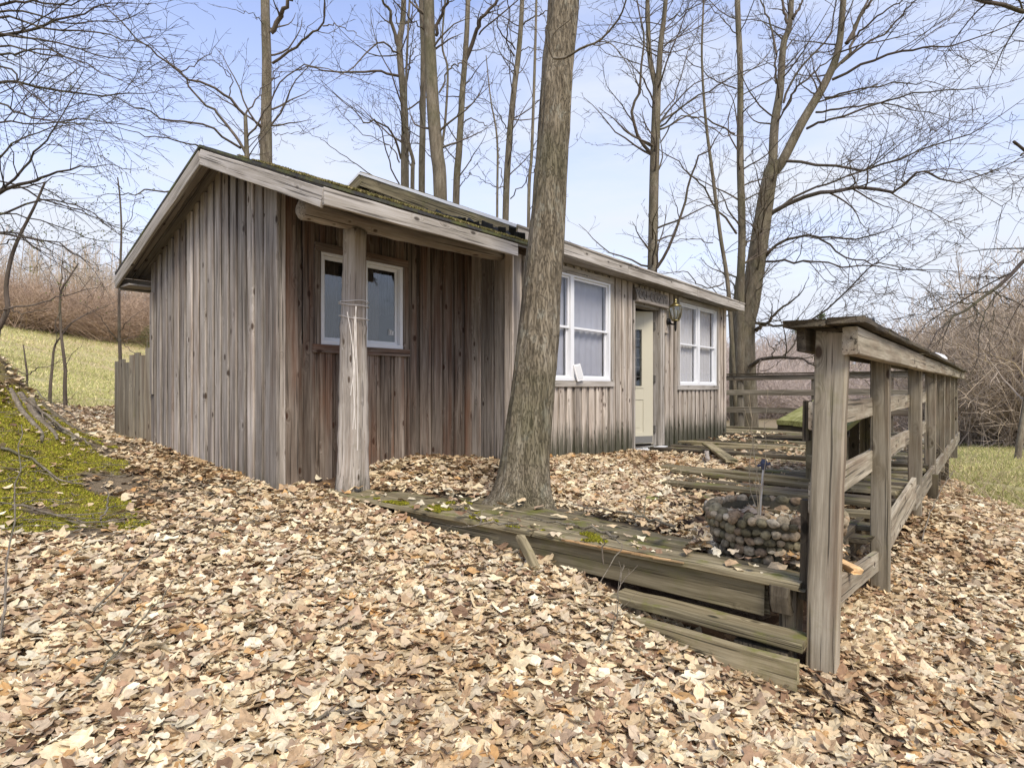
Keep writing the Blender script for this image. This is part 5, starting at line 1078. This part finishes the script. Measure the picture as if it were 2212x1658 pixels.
tree('large twin trunked tree right of the cabin with long limbs sweeping right', [([(1606, 1000), (1610, 905), (1606, 720), (1622, 645), (1642, 508), (1661, 391), (1673, 350)], .34, .15, Y, Y), ([(1668, 380), (1673, 274), (1685, 196), (1692, 98), (1708, 31), (1712, -200)], .115, .06, Y, Y+.4), ([(1672, 372), (1692, 344), (1732, 266), (1782, 180), (1810, 109), (1822, 0), (1840, -220)], .13, .06, Y, Y-.8), ([(1592, 1000), (1592, 905), (1588, 760), (1590, 690), (1598, 600)], .20, .10, Y+.3, Y+.3)],
     [(C3([(850, 890), (1000, 905), (1200, 930), (1300, 930), (1400, 900), (1500, 870), (1760, 780), (1950, 690)]), .038, .010, Y-.2, Y-4), (C3([(740, 1190), (880, 1110), (1000, 1070), (1100, 1060), (1240, 1045), (1390, 1060), (1480, 1030), (1560, 960), (1640, 970), (1760, 1010), (2000, 940)]), .06, .010, Y, Y-5), (C3([(735, 1210), (900, 1080), (1030, 1030), (1150, 990), (1300, 930), (1400, 860), (1480, 790)]), .035, .008, Y, Y-2), (C3([(720, 1430), (800, 1340), (930, 1305), (1050, 1315), (1200, 1325), (1330, 1305), (1480, 1240)]), .042, .008, Y, Y-3), (C3([(1030, 1320), (1100, 1360), (1180, 1420), (1290, 1450), (1400, 1460), (1560, 1490), (1700, 1500)]), .024, .006, Y-1, Y-4), (C3([(730, 1445), (870, 1450), (1000, 1450), (1250, 1470), (1500, 1490), (1800, 1500)]), .03, .006, Y, Y-4.5), (C3([(960, 710), (1030, 680), (1100, 660), (1360, 570), (1520, 530), (1700, 500), (1960, 480)]), .034, .008, Y-.4, Y-3.5), (C3([(1010, 620), (1150, 600), (1330, 575), (1500, 590), (1700, 640)]), .028, .007, Y-.4, Y-3), (C3([(1060, 540), (1200, 510), (1400, 470), (1560, 460), (1700, 470)]), .026, .007, Y-.5, Y-2.5), (C3([(1100, 440), (1300, 340), (1500, 280), (1640, 260), (1800, 240), (2150, 110)]), .036, .008, Y-.5, Y-4), (C3([(1150, 350), (1280, 250), (1400, 180), (1500, 60), (1560, 0)]), .03, .012, Y-.6, Y-1.5), (C3([(1180, 240), (1260, 80), (1320, 0), (1400, -150)]), .05, .02, Y-.8, Y-1), (C3([(1170, 240), (1280, 150), (1400, 60), (1520, -20)]), .03, .012, Y-.8, Y-2), (C3([(830, 570), (870, 450), (960, 330), (1080, 210), (1110, 100), (1115, 0), (1130, -100)]), .03, .012, Y, Y-.8), (C3([(830, 610), (900, 500), (1000, 400), (1130, 290)]), .035, .014, Y, Y-.6), (C3([(850, 130), (830, 0), (810, -150)]), .04, .02, Y, Y), (C3([(880, 100), (920, 40), (950, -60)]), .04, .02, Y, Y), (C3([(790, 300), (750, 120), (700, 0), (680, -100)]), .03, .012, Y, Y+1), (C3([(790, 460), (785, 330), (860, 150)]), .03, .012, Y, Y+.6), (C3([(1080, 420), (1200, 280), (1230, 130), (1300, 0)]), .045, .02, Y, Y+.5),
      (E3([(480, 700), (560, 640), (650, 600), (900, 580), (1040, 570), (1150, 590), (1300, 650), (1400, 700), (1700, 800)]), .055, .012, Y-.3, Y-3.5), (E3([(780, 570), (790, 510), (800, 450), (700, 330), (560, 230)]), .018, .008, Y-1.4, Y-1.6), (E3([(800, 450), (890, 370), (985, 275)]), .014, .006, Y-1.4, Y-1.8), (E3([(560, 190), (650, 120), (740, 60), (850, -60), (1100, -250)]), .055, .02, Y-.2, Y-1.5), (E3([(560, 90), (720, 90), (890, 140), (1000, 110), (1100, 90), (1420, 30), (1900, -380), (2160, -690)]), .035, .012, Y-.3, Y-4), (E3([(640, 770), (820, 690), (980, 600)]), .012, .006, Y-1.4, Y-1.4)], Y, auto=10, autolen=(1, 2.4), zlow=1.5, sides=26, twig=(2.6, 4.0, 5.2), rmin=.0058)
# trees standing just outside the frame whose limbs reach into it
Y = 6.5
tree('off side maple at the left whose long fine branches fill the upper left sky', [([(-520, 1200), (-500, 700), (-470, 200), (-440, -300), (-430, -800)], .16, .09, Y, Y)],
     [(A3([(-1350, 500), (-700, 330), (0, 230), (200, 190), (450, 120), (600, 60), (780, 20)]), .024, .005, Y, Y+.6), (A3([(-1350, 300), (-600, 120), (0, 40), (200, 10), (400, 30), (620, 0)]), .022, .005, Y, Y+.2), (A3([(-1350, 600), (-600, 430), (0, 360), (120, 350), (300, 330), (450, 390), (570, 440)]), .018, .004, Y, Y-.6), (A3([(-1350, 800), (-600, 600), (0, 540), (150, 550), (450, 595), (700, 615), (860, 610), (1000, 600)]), .022, .004, Y, Y+1), (A3([(-1350, 450), (-700, 200), (0, 220), (320, 270), (560, 340), (800, 390), (960, 400)]), .019, .004, Y, Y+.5), (A3([(-700, 300), (0, 440), (130, 540), (300, 680), (420, 780)]), .015, .004, Y, Y-.5), (A3([(-1350, 900), (-500, 620), (0, 680), (120, 720), (250, 770), (480, 800), (700, 850)]), .018, .004, Y, Y-.8), (A3([(-1350, 1100), (-500, 900), (0, 800), (200, 810), (460, 780), (800, 810), (980, 860)]), .016, .004, Y, Y+.6), (A3([(-700, 250), (0, 110), (300, 190), (600, 200), (820, 260), (990, 300)]), .017, .004, Y, Y), (A3([(-600, 100), (0, 70), (250, 100), (460, 160), (800, 120), (940, 60)]), .016, .004, Y, Y+1), (A3([(-600, 350), (0, 290), (280, 350), (460, 380), (700, 480), (870, 560)]), .014, .004, Y, Y-.6)],
     Y, auto=0, mc='bark3', rmin=.0034, lscale=.60, twig=(2.6, 3.8, 4.5), up=.02, amin=.25, amax=.7)
Y = 7.5
tree('budding shrubby tree at the left edge with tiny green leaves on its twigs', [([(-330, 1000), (-260, 800), (-150, 600), (-90, 480)], .07, .04, Y, Y)],
     [(A3([(-270, 1440), (0, 1240), (200, 1180), (300, 1130), (480, 1090), (620, 1080)]), .026, .006, Y, Y-.5), (A3([(-270, 1440), (100, 1130), (240, 980), (350, 830), (480, 610)]), .02, .006, Y, Y), (A3([(-270, 1300), (0, 1000), (150, 900), (400, 810), (800, 800)]), .018, .004, Y, Y+.7), (A3([(-270, 1500), (0, 1390), (300, 1300), (480, 1330), (620, 1400), (800, 1540)]), .018, .004, Y, Y-.6), (A3([(-270, 1560), (0, 1510), (200, 1540), (400, 1600), (560, 1700)]), .018, .004, Y, Y-.4), (S3([(-300, 480), (0, 445), (150, 470), (250, 490), (380, 500), (480, 570), (560, 620)]), .02, .004, Y, Y-.8), (S3([(-300, 300), (0, 170), (150, 140), (300, 90), (420, 60)]), .018, .004, Y, Y), (A3([(-270, 1250), (0, 1180), (200, 1250), (400, 1330), (560, 1390), (700, 1450), (850, 1500)]), .016, .004, Y, Y+.5), (S3([(-200, 330), (0, 310), (200, 330), (400, 400), (600, 480), (760, 500)]), .014, .004, Y, Y+.5), (S3([(-200, 560), (0, 520), (120, 490), (300, 540), (460, 650)]), .012, .003, Y, Y-.5)],
     Y, auto=0, mc='bark3', rmin=.0032, lscale=.65, twig=(2.8, 4.2, 5), up=.03, amin=.3, amax=.8, buds=.9)
Y = 6.5
tree('dark branched tree off the right edge with a limb reaching down toward the railing', [([(2700, 1200), (2680, 700), (2660, 300), (2640, -300), (2630, -700)], .16, .10, Y+1, Y+1)],
     [(D3([(2000, -300), (1300, -60), (960, 60), (771, 170), (660, 280), (570, 370), (480, 435), (400, 490), (310, 540), (240, 600), (190, 690)]), .030, .006, Y+.8, Y), (D3([(470, 440), (400, 440), (340, 430), (240, 460), (120, 510), (0, 525)]), .008, .003, Y, Y-.5), (D3([(730, 250), (660, 330), (570, 430), (520, 500), (500, 580), (490, 720), (465, 830)]), .008, .004, Y, Y-.4), (D3([(600, 360), (650, 420), (690, 460)]), .007, .004, Y, Y-.3), (D3([(480, 440), (470, 520), (465, 585)]), .006, .003, Y, Y-.2), (D3([(660, 265), (580, 275), (510, 272)]), .009, .005, Y, Y-.4), (D3([(585, 380), (590, 480), (570, 620)]), .006, .003, Y, Y-.2), (D3([(771, 100), (640, 190), (540, 150), (440, 50)]), .006, .002, Y, Y-.6), (D3([(1300, 200), (900, 330), (771, 400), (620, 680), (470, 760), (300, 790)]), .006, .002, Y, Y+1), (C3([(2900, -250), (2500, -10), (2300, 60), (2159, 60), (1890, -5), (1700, -60)]), .035, .014, Y+.8, Y-.8),
      (C3([(2700, 1150), (2400, 1000), (2159, 980), (2050, 1130), (1900, 1060), (1700, 1080)]), .007, .003, Y+.3, Y), (C3([(2600, 300), (2400, 260), (2159, 230), (2000, 280), (1860, 380), (1730, 470)]), .008, .003, Y+.4, Y), (C3([(2600, 700), (2400, 850), (2159, 850), (2000, 900), (1850, 960)]), .006, .002, Y+.4, Y), (C3([(2500, 100), (2300, 60), (2159, 40), (2030, 110)]), .01, .005, Y, Y)],
     Y, auto=0, mc='bark3', mt='bark2', rmin=.0030, lscale=.6, twig=(2.4, 4.0, 5), up=-.01)
mb = MB(); tubes(mb, [(limb([(2190, 306), (2203, 316), (2230, 335), (2300, 360)], 5.2, 5.4, 8), np.array([.012, .013, .012, .013, .014, .014, .015, .016])), (limb([(2205, 336), (2216, 330), (2250, 345)], 5.2, 5.4, 5), np.full(5, .008))], 7, True)
# broken limb, hangs from the off-side tree
tag(mb.build('broken_limb', M['bark3'], smooth=True), 'short dark broken limb end poking in at the right edge of the sky', 'branch')
# saplings on the left between the moss and the field
def sap(label, pts, r0, limbs, Y, buds=0):
    b = PX(*pts[0], Y); gz = g1(b[0], b[1]); y0 = HY-F*(gz-.02)/Y
    pts = [(pts[0][0], max(y0, pts[0][1]))]+pts[1:] if y0 > pts[1][1] else pts
    return tree(label, [(pts, r0, r0*.35, Y, Y)], [(p, r, .003, Y, Y-.3) for p, r in limbs], Y, name='sapling', auto=0, sides=8, mt='bark4', mc='bark4', rmin=.0025, lscale=.4, twig=(2, 3.5, 5), maxl=2, buds=buds)
sap('thin leaning sapling second from the left against the green field', S3([(330, 1580), (335, 1450), (345, 1350), (360, 1200), (400, 1130), (480, 1030)]), .028, [(S3([(480, 1030), (600, 960), (650, 940)]), .010), (S3([(360, 1200), (380, 1100), (370, 1060)]), .008)], 10.5)
sap('tallest thin sapling left of the cabin against field and brush', S3([(435, 1580), (430, 1450), (432, 1330), (405, 1100), (400, 850), (450, 750), (520, 640)]), .032, [(S3([(405, 1100), (480, 1030), (620, 960), (760, 900)]), .012), (S3([(400, 860), (410, 700), (420, 560)]), .012), (S3([(440, 1570), (470, 1530), (520, 1490)]), .007), (S3([(430, 1330), (470, 1250), (540, 1190)]), .006), (S3([(400, 950), (360, 1060), (380, 1080)]), .008)], 10.3)
sap('short forked sapling nearest the mossy mound', S3([(160, 1530), (175, 1450), (180, 1380), (165, 1260), (155, 1180)]), .020, [(S3([(180, 1380), (250, 1340), (330, 1320), (450, 1260)]), .011), (S3([(180, 1380), (100, 1350), (20, 1310)]), .008), (S3([(180, 1385), (100, 1410), (60, 1440)]), .008)], 9.0)
sap('thin upright sapling just behind the plank fence under the back eave', S3([(810, 1330), (795, 1200), (790, 1120), (790, 820), (800, 600), (805, 400), (795, 200), (780, 70)]), .026, [(S3([(800, 1170), (720, 1080), (650, 980), (560, 920)]), .009), (S3([(790, 1100), (850, 1020), (950, 950)]), .008), (S3([(800, 1160), (900, 1240), (1000, 1250)]), .007), (S3([(800, 620), (720, 560), (640, 520)]), .008), (S3([(805, 420), (870, 330), (900, 200)]), .008), (S3([(800, 460), (740, 400), (700, 330)]), .007), (S3([(795, 1150), (880, 1130), (1000, 1130)]), .006), (S3([(805, 700), (860, 640), (940, 620)]), .006)], 9.2, buds=.15)
sap('crooked sapling at the left edge above the mossy mound', S3([(-60, 1300), (-20, 1120), (0, 1060), (50, 940), (40, 800), (70, 620), (120, 480), (180, 360), (235, 250), (300, 100)]), .035, [(S3([(50, 940), (250, 910), (400, 860), (560, 820), (700, 800)]), .014), (S3([(50, 940), (0, 960), (-100, 980)]), .010), (S3([(60, 940), (160, 970), (330, 940)]), .008), (S3([(120, 480), (60, 400), (0, 330)]), .008)], 7.5)

# woodland: template trees, then individually placed copies and one far mass
def template(h, seed, dens=1.0, bush=False):
    out = []; r0 = .012*h
    if bush:
        for k in range(16):
            az = rnd.uniform(0, 6.28); el = rnd.uniform(.5, 1.4); grow([rnd.gauss(0, h*.12), rnd.gauss(0, h*.12), 0], [math.cos(az)*math.cos(el), math.sin(az)*math.cos(el), math.sin(el)], h*rnd.uniform(.6, 1.05), .0038*h, 1, out, .04, .12, 3, (3, 9/h, 12/h), .0022*h)
        return out
    pts = [np.zeros(3)]; d = np.array([0, 0, 1.0])
    for i in range(9): d = nrm(d+rng.normal(0, .06, 3)+[0, 0, .1]); pts.append(pts[-1]+d*h/9)
    P = np.array(pts); rad = np.linspace(r0, r0*.12, 10); out.append((P, rad))
    for k in range(int(20*dens)):
        t = rnd.uniform(.2, .97); x = t*9; i = int(x); p = P[i]+(P[min(9, i+1)]-P[i])*(x-i); az = rnd.uniform(0, 6.28); el = rnd.uniform(.3, 1.1)
        grow(p, [math.cos(az)*math.cos(el), math.sin(az)*math.cos(el), math.sin(el)], h*.42*(1.1-t)*rnd.uniform(.5, 1.2), r0*.4*(1.1-t), 1, out, .06, .14, 3, (3, 8/h, 13/h), .0018*h)
    return out
TT = [template(9, i) for i in range(5)]; TB = [template(3, i, bush=True) for i in range(4)]
def far_copies(name, tmpl, spots, m, label, cat='wood', structure=False, sides=3):
    mb = MB(); cache = []
    for t in tmpl:
        q = MB(); tubes(q, t, sides); cache.append((np.concatenate(q.v), np.concatenate(q.f)))
    for (x, y, z, s, w) in spots:
        V, Fq = cache[rnd.randrange(len(cache))]; a = rnd.uniform(0, 6.28); ca, sa = math.cos(a), math.sin(a)
        W_ = np.stack([(V[:, 0]*ca-V[:, 1]*sa)*s*w+x, (V[:, 0]*sa+V[:, 1]*ca)*s*w+y, V[:, 2]*s+z], -1); mb.add(W_, Fq)
    return tag(mb.build(name, m), label, cat, kind='stuff')
def spots(n, az0, az1, r0, r1, s0, s1, w=1.0, filt=None):
    out = []
    while len(out) < n:
        a = rnd.uniform(az0, az1); r = math.sqrt(rnd.uniform(r0*r0, r1*r1)); x, y = r*math.sin(a), r*math.cos(a)
        if filt and not filt(x, y): continue
        out.append((x, y, 0, rnd.uniform(s0, s1), w))
    xs = np.array([[o[0], o[1]] for o in out]); zz = ground(xs[:, 0], xs[:, 1]); return [(o[0], o[1], z_-.1, o[3], o[4]) for o, z_ in zip(out, zz)]
# left hill: brush row, then trees behind it
far_copies('hillside_brush', TB, spots(190, -.80, -.50, 74, 90, 1.0, 1.9, 1.3), M['fuzz2'], 'rust brown brush along the top edge of the sloping field', 'brush')
far_copies('hillside_woodland', TT, spots(300, -.85, -.42, 84, 130, .7, 1.25), M['fuzz'], 'bare brown woodland on the rising ground left of the cabin')
# behind the cabin and through to the right: valley wood and far hill
far_copies('valley_woodland', TT, spots(230, -.42, .46, 60, 110, .8, 1.2), M['fuzz3'], 'thin bare wood low behind the cabin')
far_copies('valley_brush', TB, spots(260, .30, .68, 62, 90, 1.3, 2.2, 1.2), M['fuzz3'], 'dense pinkish brown brush filling the valley beyond the deck', 'brush')
far_copies('far_hill_woodland', TT, spots(560, .10, .80, 110, 260, 1.1, 1.6, 1.5), M['fuzz3'], 'pale bare wood on the far hill seen past the deck end')
far_copies('right_woodland', TB, spots(420, .60, .98, 33, 50, 1.1, 2.9, .8, lambda x, y: x/y > .735), M['fuzz'], 'dense tan brush and young trees beyond the field on the right', 'brush')
far_copies('right_woodland_trees', TT, spots(150, .60, .98, 34, 60, .6, 1.1, .8, lambda x, y: x/y > .75), M['fuzz'], 'taller bare trees behind the brush on the right')
# individually placed young trees behind the cabin
proto = []; ORD = 'first second third fourth fifth sixth seventh eighth ninth tenth eleventh twelfth thirteenth fourteenth fifteenth sixteenth'.split()
for i in range(3):
    rt = empty('young_tree', (0, 0, 0), 'slim young bare tree in the loose stand beyond the cabin roof', 'tree', 'young bare trees in the stand beyond the cabin')
    mb = MB(); tubes(mb, TT[i][:1], 8); mb.build('trunk', M['bark2'], rt, smooth=True); mb = MB(); tubes(mb, TT[i][1:], 3); mb.build('crown', M['bark4'], rt); proto.append(rt)
pp = []
for k in range(16):
    Yk = rnd.uniform(19, 34); x = 430+1110*(k+rnd.random())/16; pp.append(((x-CX)/F*Yk, Yk, rnd.uniform(.55, .95)))
for k, (x, y, s) in enumerate(pp):
    src = proto[k % 3]
    if k < 3: o = src
    else:
        o = src.copy(); C.objects.link(o)
        for ch in list(src.children): c_ = ch.copy(); C.objects.link(c_); c_.parent = o
    o['label'] = 'slim young bare tree beyond the cabin roof, '+ORD[k]+' from the left in its loose stand'
    o.location = (x, y, g1(x, y)-.1); o.rotation_euler = (0, 0, rnd.uniform(0, 6.28)); o.scale = (s, s, s)
# the tree standing in front of the right woodland
def solo(name, t, x, y, s, label, mt='bark2', mc='fuzz'):
    rt = empty(name, (x, y, g1(x, y)-.1), label, 'tree'); rt.scale = (s, s, s); z = rt.location[2]
    for nm, part, sd, mm in (('trunk', t[:1], 8, mt), ('crown', t[1:], 3, mc)):
        mb = MB(); tubes(mb, part, sd); o = mb.build(nm, M[mm], None, smooth=True); o.parent = rt
    return rt
solo('bare_tree', TT[3], (2197-CX)/F*18, 18, .85, 'bare tree standing at the field edge in front of the brush on the far right')
solo('bare_tree', TT[4], (2125-CX)/F*40, 40, .75, 'pale thin trunked tree in front of the brush behind the end of the railing', 'white', 'fuzz')
def ball_tree(name, p, h, w, label, m):
    rt = empty(name, p, label, 'tree'); mb = MB(); tubes(mb, [(np.array([p, np.array(p)+[0, 0, h*.9]]), np.array([w*.05, .01]))], 6); mb.build('trunk', M['bark2'], rt)
    n = 2600; u_ = rng.random(n)**.8; a = rng.uniform(0, 6.28, n); r = w*(1-u_)**.7*rng.random(n)**.5*(.7+.5*vnoise(a*2, u_*9, 1, 2)); P = np.stack([p[0]+r*np.cos(a), p[1]+r*np.sin(a), p[2]+h*(.08+.92*u_)], -1)
    d = rng.normal(0, 1, (n, 3)); s = rng.normal(0, 1, (n, 3)); k = h*.045; V = np.stack([P, P+d*k*.5+s*k*.12, P+d*k], 1).reshape(-1, 3); mb = MB(); mb.add(V, np.arange(3*n).reshape(-1, 3)); mb.build('crown', M[m], rt); return rt
q_ = PX(318, 725, 62); ball_tree('evergreen_bush', (q_[0], q_[1], g1(q_[0], q_[1])), 2.3, 1.6, 'small yellow green evergreen bush at the wood edge beside the cabin wall', 'evergreen')
for (x, Yd, h, lb) in ((1775, 200, 19, 'dark evergreen crown standing up on the skyline of the far hill'), (1722, 205, 17, 'lower evergreen left of the tall one on the far hill skyline')):
    q_ = ((x-CX)/F*Yd, Yd); ball_tree('pine_tree', (q_[0], q_[1], g1(*q_)), h, 5, lb, 'evergreen')

# ---------------------------------------------------------------- fallen sticks and brush on the ground
def stick(pts, r, label, twigs=3, name='fallen_branch', lift=.01, z=None, m='stick'):
    P = spline(np.array(pts, float), 16)
    if z is None: P[:, 2] = ground(P[:, 0], P[:, 1])+.04+lift+P[:, 2]
    P += rng.normal(0, .006, P.shape); out = [(P, np.linspace(r, r*.45, 16))]; ds = [nrm(x) for x in np.gradient(P, axis=0)]
    for k in range(twigs):
        i = rnd.randint(3, 14); d = nrm(ds[i]+np.array([rnd.gauss(0, .7), rnd.gauss(0, .7), rnd.uniform(0, .3)])); grow(P[i], d, .25*rnd.uniform(.5, 1.3), r*.5, 2, out, -.02, .15, 3, (3, 3, 4), .0015)
    mb = MB(); tubes(mb, out, 6); return tag(mb.build(name, M[m], smooth=True), label, 'branch')
_GY = np.geomspace(1.2, 40, 900)
def Gp(x, y):    # first point of the ground along the ray through (x, y)
    z = ground((x-CX)/F*_GY, _GY); h = np.where((HY-y)/F*_GY < z)[0]; i = h[0] if len(h) else len(_GY)-1
    return ((x-CX)/F*_GY[i], _GY[i])
def gst(px, r, label, tw=3, lift=0.0, up=None):
    P = []
    for k, (x, y) in enumerate(px): g_ = Gp(x, y); P.append((g_[0], g_[1], (up[k] if up else 0)))
    return stick(P, r, label, tw, lift=lift)
dk = lambda x, y, dz=0: (lambda Y_: np.array([(x-CX)/F*Y_, Y_, -.822+dz]))(.822*F/(y-HY))
stick([dk(1455, 1135), dk(1390, 1120, .01), dk(1310, 1105, .015), dk(1235, 1093, .01)], .009, 'grey branch lying along the mossy walkway boards right of the maple', 4, z=1)
stick([dk(1335, 1163, .0), dk(1290, 1150, .02), dk(1220, 1140, .02), dk(1130, 1122, .02)], .010, 'longest crooked branch lying on the front edge board of the walkway', 3, z=1)
stick([dk(1120, 1128, .0), dk(1050, 1145, .04), dk(1020, 1120, .03), dk(978, 1095, .02)], .007, 'forked twig on the walkway boards between post and maple', 3, z=1)
stick([PX(1300, 1215, 3.1), PX(1303, 1180, 3.08), PX(1318, 1160, 3.05), PX(1336, 1165, 3.0), PX(1342, 1185, 2.95), PX(1310, 1235, 2.9), PX(1290, 1270, 2.85)], .004, 'thin hooked vine arching over the edge of the walkway', 0, z=1)
gst([(0, 980), (70, 1005), (120, 1045), (185, 1062)], .012, 'long pale stick lying over the bright moss near the left edge', 3)
gst([(30, 1105), (110, 1122), (190, 1138), (270, 1140)], .010, 'thin stick lying along the lower edge of the moss', 4)
gst([(215, 1140), (235, 1115), (225, 1090), (250, 1060)], .007, 'curved twig standing out of the moss toward the bare earth', 3, up=[0, .06, .1, .12])
gst([(60, 880), (110, 920), (150, 950), (200, 975)], .016, 'long branch lying down the slope of the mossy mound', 4, lift=.03)
gst([(80, 850), (130, 890), (165, 920)], .010, 'second thinner branch lying on the mossy mound', 3, lift=.04)
gst([(205, 905), (250, 912), (300, 918), (260, 930)], .010, 'grey sticks on the leaves between the mound and the fence', 5)
gst([(375, 1045), (450, 1060), (520, 1075)], .006, 'thin twig on the bare earth near the gable wall', 4)
gst([(340, 1160), (420, 1130), (500, 1150), (600, 1130)], .006, 'tangle of thin twigs on the dark patch before the cabin corner', 6)
gst([(0, 1400), (14, 1340), (35, 1200), (46, 1110)], .006, 'tall pale stick standing at the left edge of the leaves', 0, up=[0, .12, .35, .52])
gst([(195, 1505), (260, 1440), (330, 1370), (375, 1330)], .005, 'slim dark twig rising from the leaves in the lower left', 2, up=[0, .03, .07, .12])
gst([(640, 1590), (760, 1560), (860, 1575)], .007, 'thin grey stick lying in the foreground leaves', 1)
gst([(190, 1350), (300, 1270), (340, 1210)], .005, 'thin bramble stem over the leaves below the moss', 1, up=[0, .08, .1])
gst([(1300, 1420), (1330, 1380), (1345, 1300)], .004, 'little upright twig in front of the steps', 3, up=[0, .05, .15])
gst([(1990, 1180), (2020, 1130), (2060, 1090)], .006, 'thin twigs leaning out of the leaves beyond the railing posts', 5, up=[0, .15, .3])
# tangle of dry canes at the right field edge
def canes():
    out = []
    for k in range(46):
        a = rnd.uniform(.62, .80); r = rnd.uniform(7.6, 9.6); x, y = r*math.sin(a), r*math.cos(a); az = rnd.uniform(0, 6.28); el = rnd.uniform(.25, 1.1)
        grow([x, y, g1(x, y)], [math.cos(az)*math.cos(el), math.sin(az)*math.cos(el), math.sin(el)], rnd.uniform(.5, 1.1), .004, 1, out, -.03, .10, 2, (2, 3, 4), .0018)
    mb = MB(); tubes(mb, out, 4); tag(mb.build('dry_canes', M['stem']), 'loose tangle of thin dry canes at the field edge right of the railing', 'brush', kind='stuff')
canes()
# mound roots
mr = []
for k in range(7):
    s = Gp(20+k*22, 845+k*10); e = Gp(90+k*34, 960-k*6)
    P = spline(np.array([(s[0], s[1], 0), ((s[0]+e[0])/2+rnd.gauss(0, .1), (s[1]+e[1])/2, 0), (e[0], e[1], 0)]), 14); P[:, 2] = ground(P[:, 0], P[:, 1])+.01; mr.append((P, np.linspace(.035, .012, 14)*rnd.uniform(.6, 1.2)))
mb = MB(); tubes(mb, mr, 8); tag(mb.build('mound_roots', M['stick'], smooth=True), 'half buried roots running down the mossy mound at the left edge', 'roots')

def twig_litter():
    n = 1500; pl = []
    X = rng.uniform(-6.2, -1.2, n); Y = rng.uniform(3.0, 6.8, n); mo, fa, di = masks(X, Y); k = (mo+di > .25) | (rng.random(n) < .12); X, Y = X[k], Y[k]; Z = ground(X, Y)+.012
    for x, y, z in zip(X, Y, Z):
        a = rnd.uniform(0, 6.28); L = rnd.uniform(.05, .30); d = np.array([math.cos(a), math.sin(a), rnd.gauss(0, .06)]); p = np.array([x, y, z+.01]); q = p+d*L*.5+rng.normal(0, .01, 3); e = p+d*L+rng.normal(0, .02, 3)
        e[2] = max(e[2], g1(e[0], e[1])+.01) if L > .2 else e[2]; pl.append((np.array([p, q, e]), np.array([.003, .0026, .0015])*rnd.uniform(.6, 1.5)))
    mb = MB(); tubes(mb, pl, 4); tag(mb.build('twig_litter', M['stick']), 'scattering of small broken twigs on the moss and bare earth', 'twigs', kind='stuff')
    n = 420; X = rng.uniform(-6, -1.6, n); Y = rng.uniform(3.2, 6.6, n); mo, fa, di = masks(X, Y); k = (mo+di > .3); X, Y = X[k], Y[k]
    scatter_leaves('stray_leaves', X, Y, ground(X, Y)+.02, np.full(len(X), .028), 'stray brown leaves lying on the moss and bare earth', .25)
twig_litter()
n = 170; a_ = rng.uniform(0, 6.28, n); r_ = .26*np.sqrt(rng.random(n))
scatter_leaves('planter_leaves', pc[0]+r_*np.cos(a_), pc[1]+r_*np.sin(a_), np.full(n, pz1-.045)+rng.uniform(0, .03, n), np.full(n, .034), 'dry leaves filling the round pebble planter', .3)
